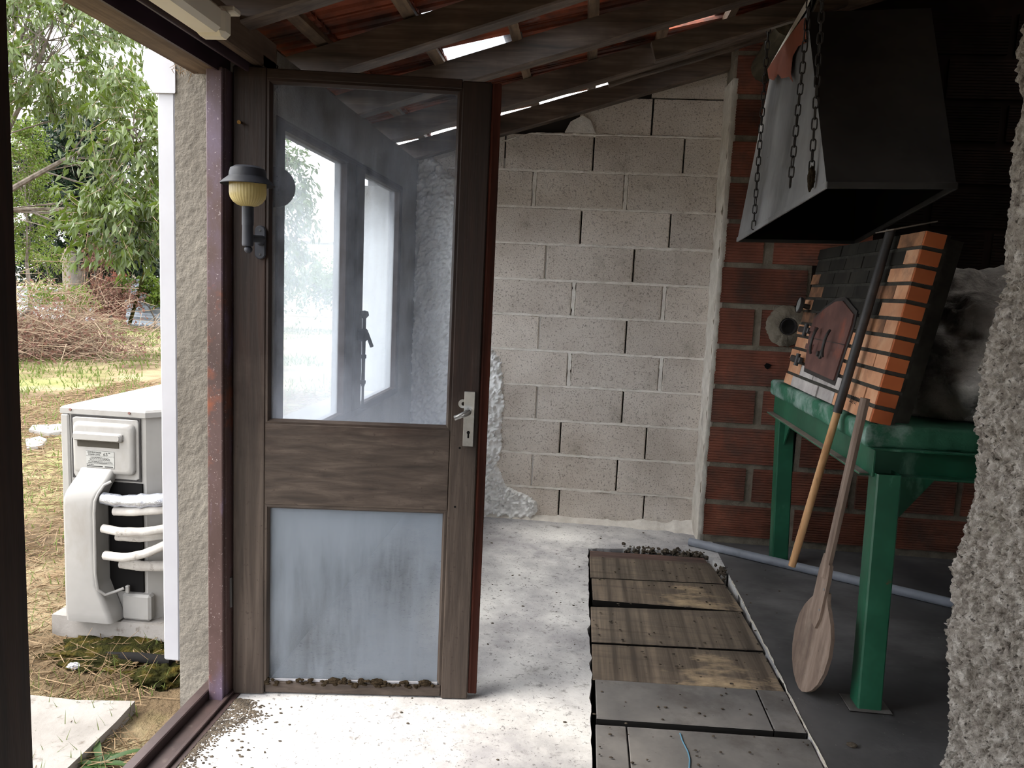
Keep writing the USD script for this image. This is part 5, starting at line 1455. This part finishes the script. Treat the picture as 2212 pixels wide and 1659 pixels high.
for k in range(9):
    z = r0z + (r1z - r0z) * k / 9
    part(fb, "roof_course", MB().obox(((e0[0] + e1[0]) / 2 + .5, 25.0 + k * .28, z + .06), (1, 0, 0), (0, .93, .36), (0, -.36, .93), (e1[0] - e0[0]) / 2 + 2, .17, .028), mat["far_roof"])

# corrugated metal, stake, brick ruin
cg = thing("corrugated_sheet", "grey corrugated metal sheets standing as a low fence by the red shrub", "metal sheet", gp(318, 15.2))
for (pa_, pb_, y_, zt) in ((272, 352, 15.2, .0), (40, 205, 15.8, .0)):
    a, b = at(pa_, 690, 1, y_), at(pb_, 690, 1, y_ - .3)
    top_z = at((pa_ + pb_) / 2, 603 if pa_ > 200 else 622, 1, y_)[2]
    xs = np.linspace(0, 1, 3)
    zs_ = np.linspace(GZ, top_z, 40)
    P = np.array([[[a[0] + (b[0] - a[0]) * u, y_ - .3 * u - .035 * math.sin((z - GZ) * 2 * math.pi / .2), z] for z in zs_] for u in xs])
    part(cg, "sheet", MB().grid(P).grid(P[:, ::-1] + [0, .004, 0]), mat["galvanised"], smooth=50)
sk = thing("garden_stake", "leaning mossy wooden stake with a white cap by the corrugated sheet", "stake", gp(290, 14.2))
k0, k1 = at(290, 665, 1, 14.3), at(316, 577, 1, 14.3)
part(sk, "pole", MB().tube([k0 - (k1 - k0) * .4, k0, k1], .045, 10), mat["mossy"], smooth=50)
part(sk, "cap", MB().tube([k1 - (k1 - k0) * .02, k1 + (k1 - k0) * .06], .075, 12), mat["white_plastic"], smooth=50)
br = thing("brick_ruin", "remnant of a red brick wall half hidden by the shrubs", "brick wall", gp(238, 17.5))
w0, w1 = at(196, 600, 1, 17.5), at(282, 600, 1, 17.5)
zt = at(240, 530, 1, 17.5)[2]
part(br, "core", MB().box(w0[0], w1[0], 17.52, 17.8, GZ, zt), mat["brick_mortar"])
for k in range(int((zt - GZ) / .085)):
    x = w0[0] - (k % 2) * .12
    while x < w1[0]:
        part(br, "brick", MB().box(max(x, w0[0]), min(x + .225, w1[0]), 17.49, 17.6, GZ + k * .085, GZ + k * .085 + .073), mat["garden_brick"])
        x += .24
st_ = thing("stone_post", "pale grey stone gate post standing among the weeds", "post", gp(150, 13.5))
sb = at(150, 690, 1, 13.5)
mat["old_stone"] = M("old_stone", [(.3, C(96, 92, 86)), (.7, C(128, 122, 114))], scale=5, rough=.95, bump=.4)
part(st_, "shaft", MB().box(sb[0] - .1, sb[0] + .1, 13.4, 13.7, GZ, at(150, 545, 1, 13.5)[2], .02), mat["old_stone"])
part(st_, "cap_stone", MB().box(sb[0] - .13, sb[0] + .13, 13.36, 13.74, at(150, 545, 1, 13.5)[2], at(150, 538, 1, 13.5)[2], .02), mat["old_stone"])

# brush pile
r = np.random.default_rng(21)
n = 1300
bc = at(95, 705, 1, 7.4)
ce = np.array([bc[0], 7.4, GZ])
p = ce + np.stack([r.normal(0, .75, n), r.normal(0, .6, n), np.abs(r.normal(0, .46, n))], 1)
az = r.uniform(0, 6.3, n)
q = p + np.stack([np.cos(az), np.sin(az), r.normal(.1, .35, n)], 1) * r.uniform(.25, .8, (n, 1))
q[:, 2] = np.maximum(q[:, 2], GZ)
bpile = thing("brush_pile", "heap of cut dry branches and withered leaves beside the dark door post", "brush pile", ce)
part(bpile, "branches", trimesh.Trimesh(*sticks(p, q, np.full(n, .007), np.full(n, .003)), process=False), mat["twig"], kind="stuff")
n = 4200
p = ce + np.stack([r.normal(0, .7, n), r.normal(0, .55, n), np.abs(r.normal(0, .42, n))], 1)
part(bpile, "leaves", trimesh.Trimesh(*leaves(p, r.normal(0, 1, (n, 3)), .06 * r.uniform(.6, 1.4, n), .55, r.uniform(0, 6.3, n)), process=False), mat["red_leaf"], kind="stuff")
lg_ = at(58, 672, 1, 7.0)
part(bpile, "cut_log", MB().tube([lg_ + [-.1, 0, -.08], lg_ + [.08, -.05, .03]], .03, 10), mat["bark"], smooth=50)
n = 26
p = np.array([at(r.uniform(95, 200), r.uniform(600, 660), 1, 9.0) for _ in range(n)])
p[:, 2] = GZ
q = p + np.stack([r.normal(0, .3, n), r.normal(0, .2, n), r.uniform(.8, 1.7, n)], 1)
single("dry_stalks", trimesh.Trimesh(*sticks(p, q, np.full(n, .007), np.full(n, .003)), process=False), mat["straw"], "tall pale dead weed stalks standing behind the brush pile", "weeds", kind="stuff")

# straw litter and grass
n = 30000
x = -1.24 - 4.8 * r.random(n) ** 1.7
y = -3.3 + 8.5 * r.random(n) ** 1.25
ok = ~((x > -2.06) & (y > -1.72) & (y < -.74)) & ~((x > -1.45) & (y > -2.3)) & (x < -1.27)
x, y = x[ok], y[ok]
n = len(x)
p = np.stack([x, y, hgt(x, y) + .004 + .02 * r.random(n) ** 2], 1)
az = r.uniform(0, 6.3, n)
d = np.stack([np.cos(az), np.sin(az), r.normal(.03, .10, n)], 1)
q = p + d * (r.uniform(.03, .16, n) * (1 + .12 * np.abs(y + 2.5)))[:, None]
q[:, 2] = np.maximum(q[:, 2], GZ - .01)
single("straw", trimesh.Trimesh(*sticks(p, q, .0014 + .0005 * np.abs(y + 3), .0009 + .0003 * np.abs(y + 3)), process=False), mat["straw"], "dry straw litter covering the ground outside the doorway", "straw", kind="stuff")
n = 42000
x = -1.4 - 18 * r.random(n) ** 1.3
y = -2.6 + 20 * r.random(n) ** 1.5
ok = (meshkit.fbm(np.stack([x * .55, y * .55, x * 0], 1), 3, 5) > .49 - .012 * np.clip(y, -3, 4)) & ~((x > -2.1) & (y > -1.75) & (y < -.7))
x, y = x[ok], y[ok]
n = len(x)
single("grass", trimesh.Trimesh(*blades(np.stack([x, y, hgt(x, y)], 1), r.uniform(.03, .09, n) * (1 + .05 * np.clip(y + 2, 0, 9)), .0018 + .0009 * np.clip(y + 2, 0, 12), r.uniform(.2, 1.2, n), r), process=False), mat["grass"], "thin yellow-green grass tufts over the garden", "grass", kind="stuff")

# bits near the threshold
pv = [at(x_, y_, 2, -.062)[:2] for x_, y_ in ((60, 1500), (165, 1512), (292, 1514), (250, 1560), (150, 1655), (110, 1690), (50, 1700))]
single("paving_slab", MB().extr(Polygon(pv), (0, 0, -.13), (1, 0, 0), (0, 1, 0), .068), mat["white_stone"], "broken white paving slab lying in straw just outside the threshold", "paving slab")
for lab, c in (("pale flat stone by itself in the straw, farther from the doorway of two", ((70, 918), (135, 915), (138, 930), (105, 936), (62, 928))), ("pale flat stone in the straw, nearer to the doorway of two", ((55, 948), (85, 942), (101, 948), (90, 962), (58, 968)))):
    single("stone", MB().extr(Polygon([at(a, b, 2, -.075)[:2] for a, b in c]), (0, 0, -.12), (1, 0, 0), (0, 1, 0), .045), mat["white_stone"], lab, "stone")
single("moss_mound", MB().blob(at(270, 1418, 2, -.11) + [0, 0, -.01], (.30, .16, .045), 5, .5, 5, 3).blob(at(345, 1470, 2, -.1), (.10, .07, .05), 4, .5, 5, 5), mat["mossy"], "dark green and brown moss mound in front of the white plinth", "moss", smooth=True, kind="stuff")
single("drain_pipe", MB().tube([at(372, 1428, 2, -.05), at(300, 1420, 2, -.065), at(230, 1418, 2, -.1)], .018, 12), mat["black"], "short black drain pipe in the moss below the white trunking", "pipe", smooth=50)
pp = at(158, 1438, 1, -1.95)
ps = thing("paper_scrap", "crumpled white scrap caught on a dark stub in the straw", "paper scrap", pp - [0, 0, .05])
part(ps, "scrap", MB().blob(pp, (.022, .01, .012), 2, .9, 3, 4), mat["white_plastic"])
part(ps, "stub", MB().tube([pp + [-.005, 0, -.075], pp + [0, 0, -.008]], .004, 6), mat["bark"])
wb = at(215, 1652, 2, -.09)
n = 11
az = np.linspace(0, 5.6, n)
weed = thing("weed", "broad-bladed green weed growing beside the broken paving slab", "weed", wb)
for k in range(n):
    Lw = r.uniform(.07, .15)
    d = np.array([math.cos(az[k]), math.sin(az[k]), r.uniform(.15, .5)])
    pts = [wb + d * Lw * t + np.array([0, 0, -.05 * t * t]) for t in np.linspace(0, 1, 7)]
    sd = np.array([-math.sin(az[k]), math.cos(az[k]), 0])
    ww = .011 * np.array([.35, .8, 1, 1, .85, .5, .05])
    P = np.array([[a - sd * w_, a + np.array([0, 0, -.003]), a + sd * w_] for a, w_ in zip(pts, ww)])
    part(weed, "leaf", MB().grid(P), mat["weed_leaf"] if "weed_leaf" in mat else mat.setdefault("weed_leaf", M("weed_leaf", [(.3, C(30, 52, 18)), (.7, C(54, 80, 30))], scale=8, rough=.5, bump=0, translucent=.3)), smooth=True)
# withered stems in front of the plinth and a bundle of dry roots under the lintel
n = 36
p = np.array([at(r.uniform(160, 380), r.uniform(1400, 1500), 2, -.1) for _ in range(n)])
q = p + np.stack([r.normal(0, .09, n), r.normal(0, .06, n), r.uniform(.0, .11, n)], 1)
single("dry_stems", trimesh.Trimesh(*sticks(p, q, np.full(n, .0016), np.full(n, .0008)), process=False), mat["straw"], "pale withered stems sticking out of the moss by the plinth", "weeds", kind="stuff")
n = 26
pc = at(405, 150, 1, -2.15)
p = pc + np.stack([r.normal(0, .02, n), r.normal(-.012, .004, n), r.normal(0, .008, n)], 1)
q = p + np.stack([r.normal(0, .015, n), r.normal(0, .006, n), r.normal(-.012, .010, n)], 1)
single("dry_tendrils", trimesh.Trimesh(*sticks(p, q, np.full(n, .0011), np.full(n, .0007)), process=False), mat["straw"], "curled dry tendrils under the wooden lintel", "dry plant", kind="stuff")
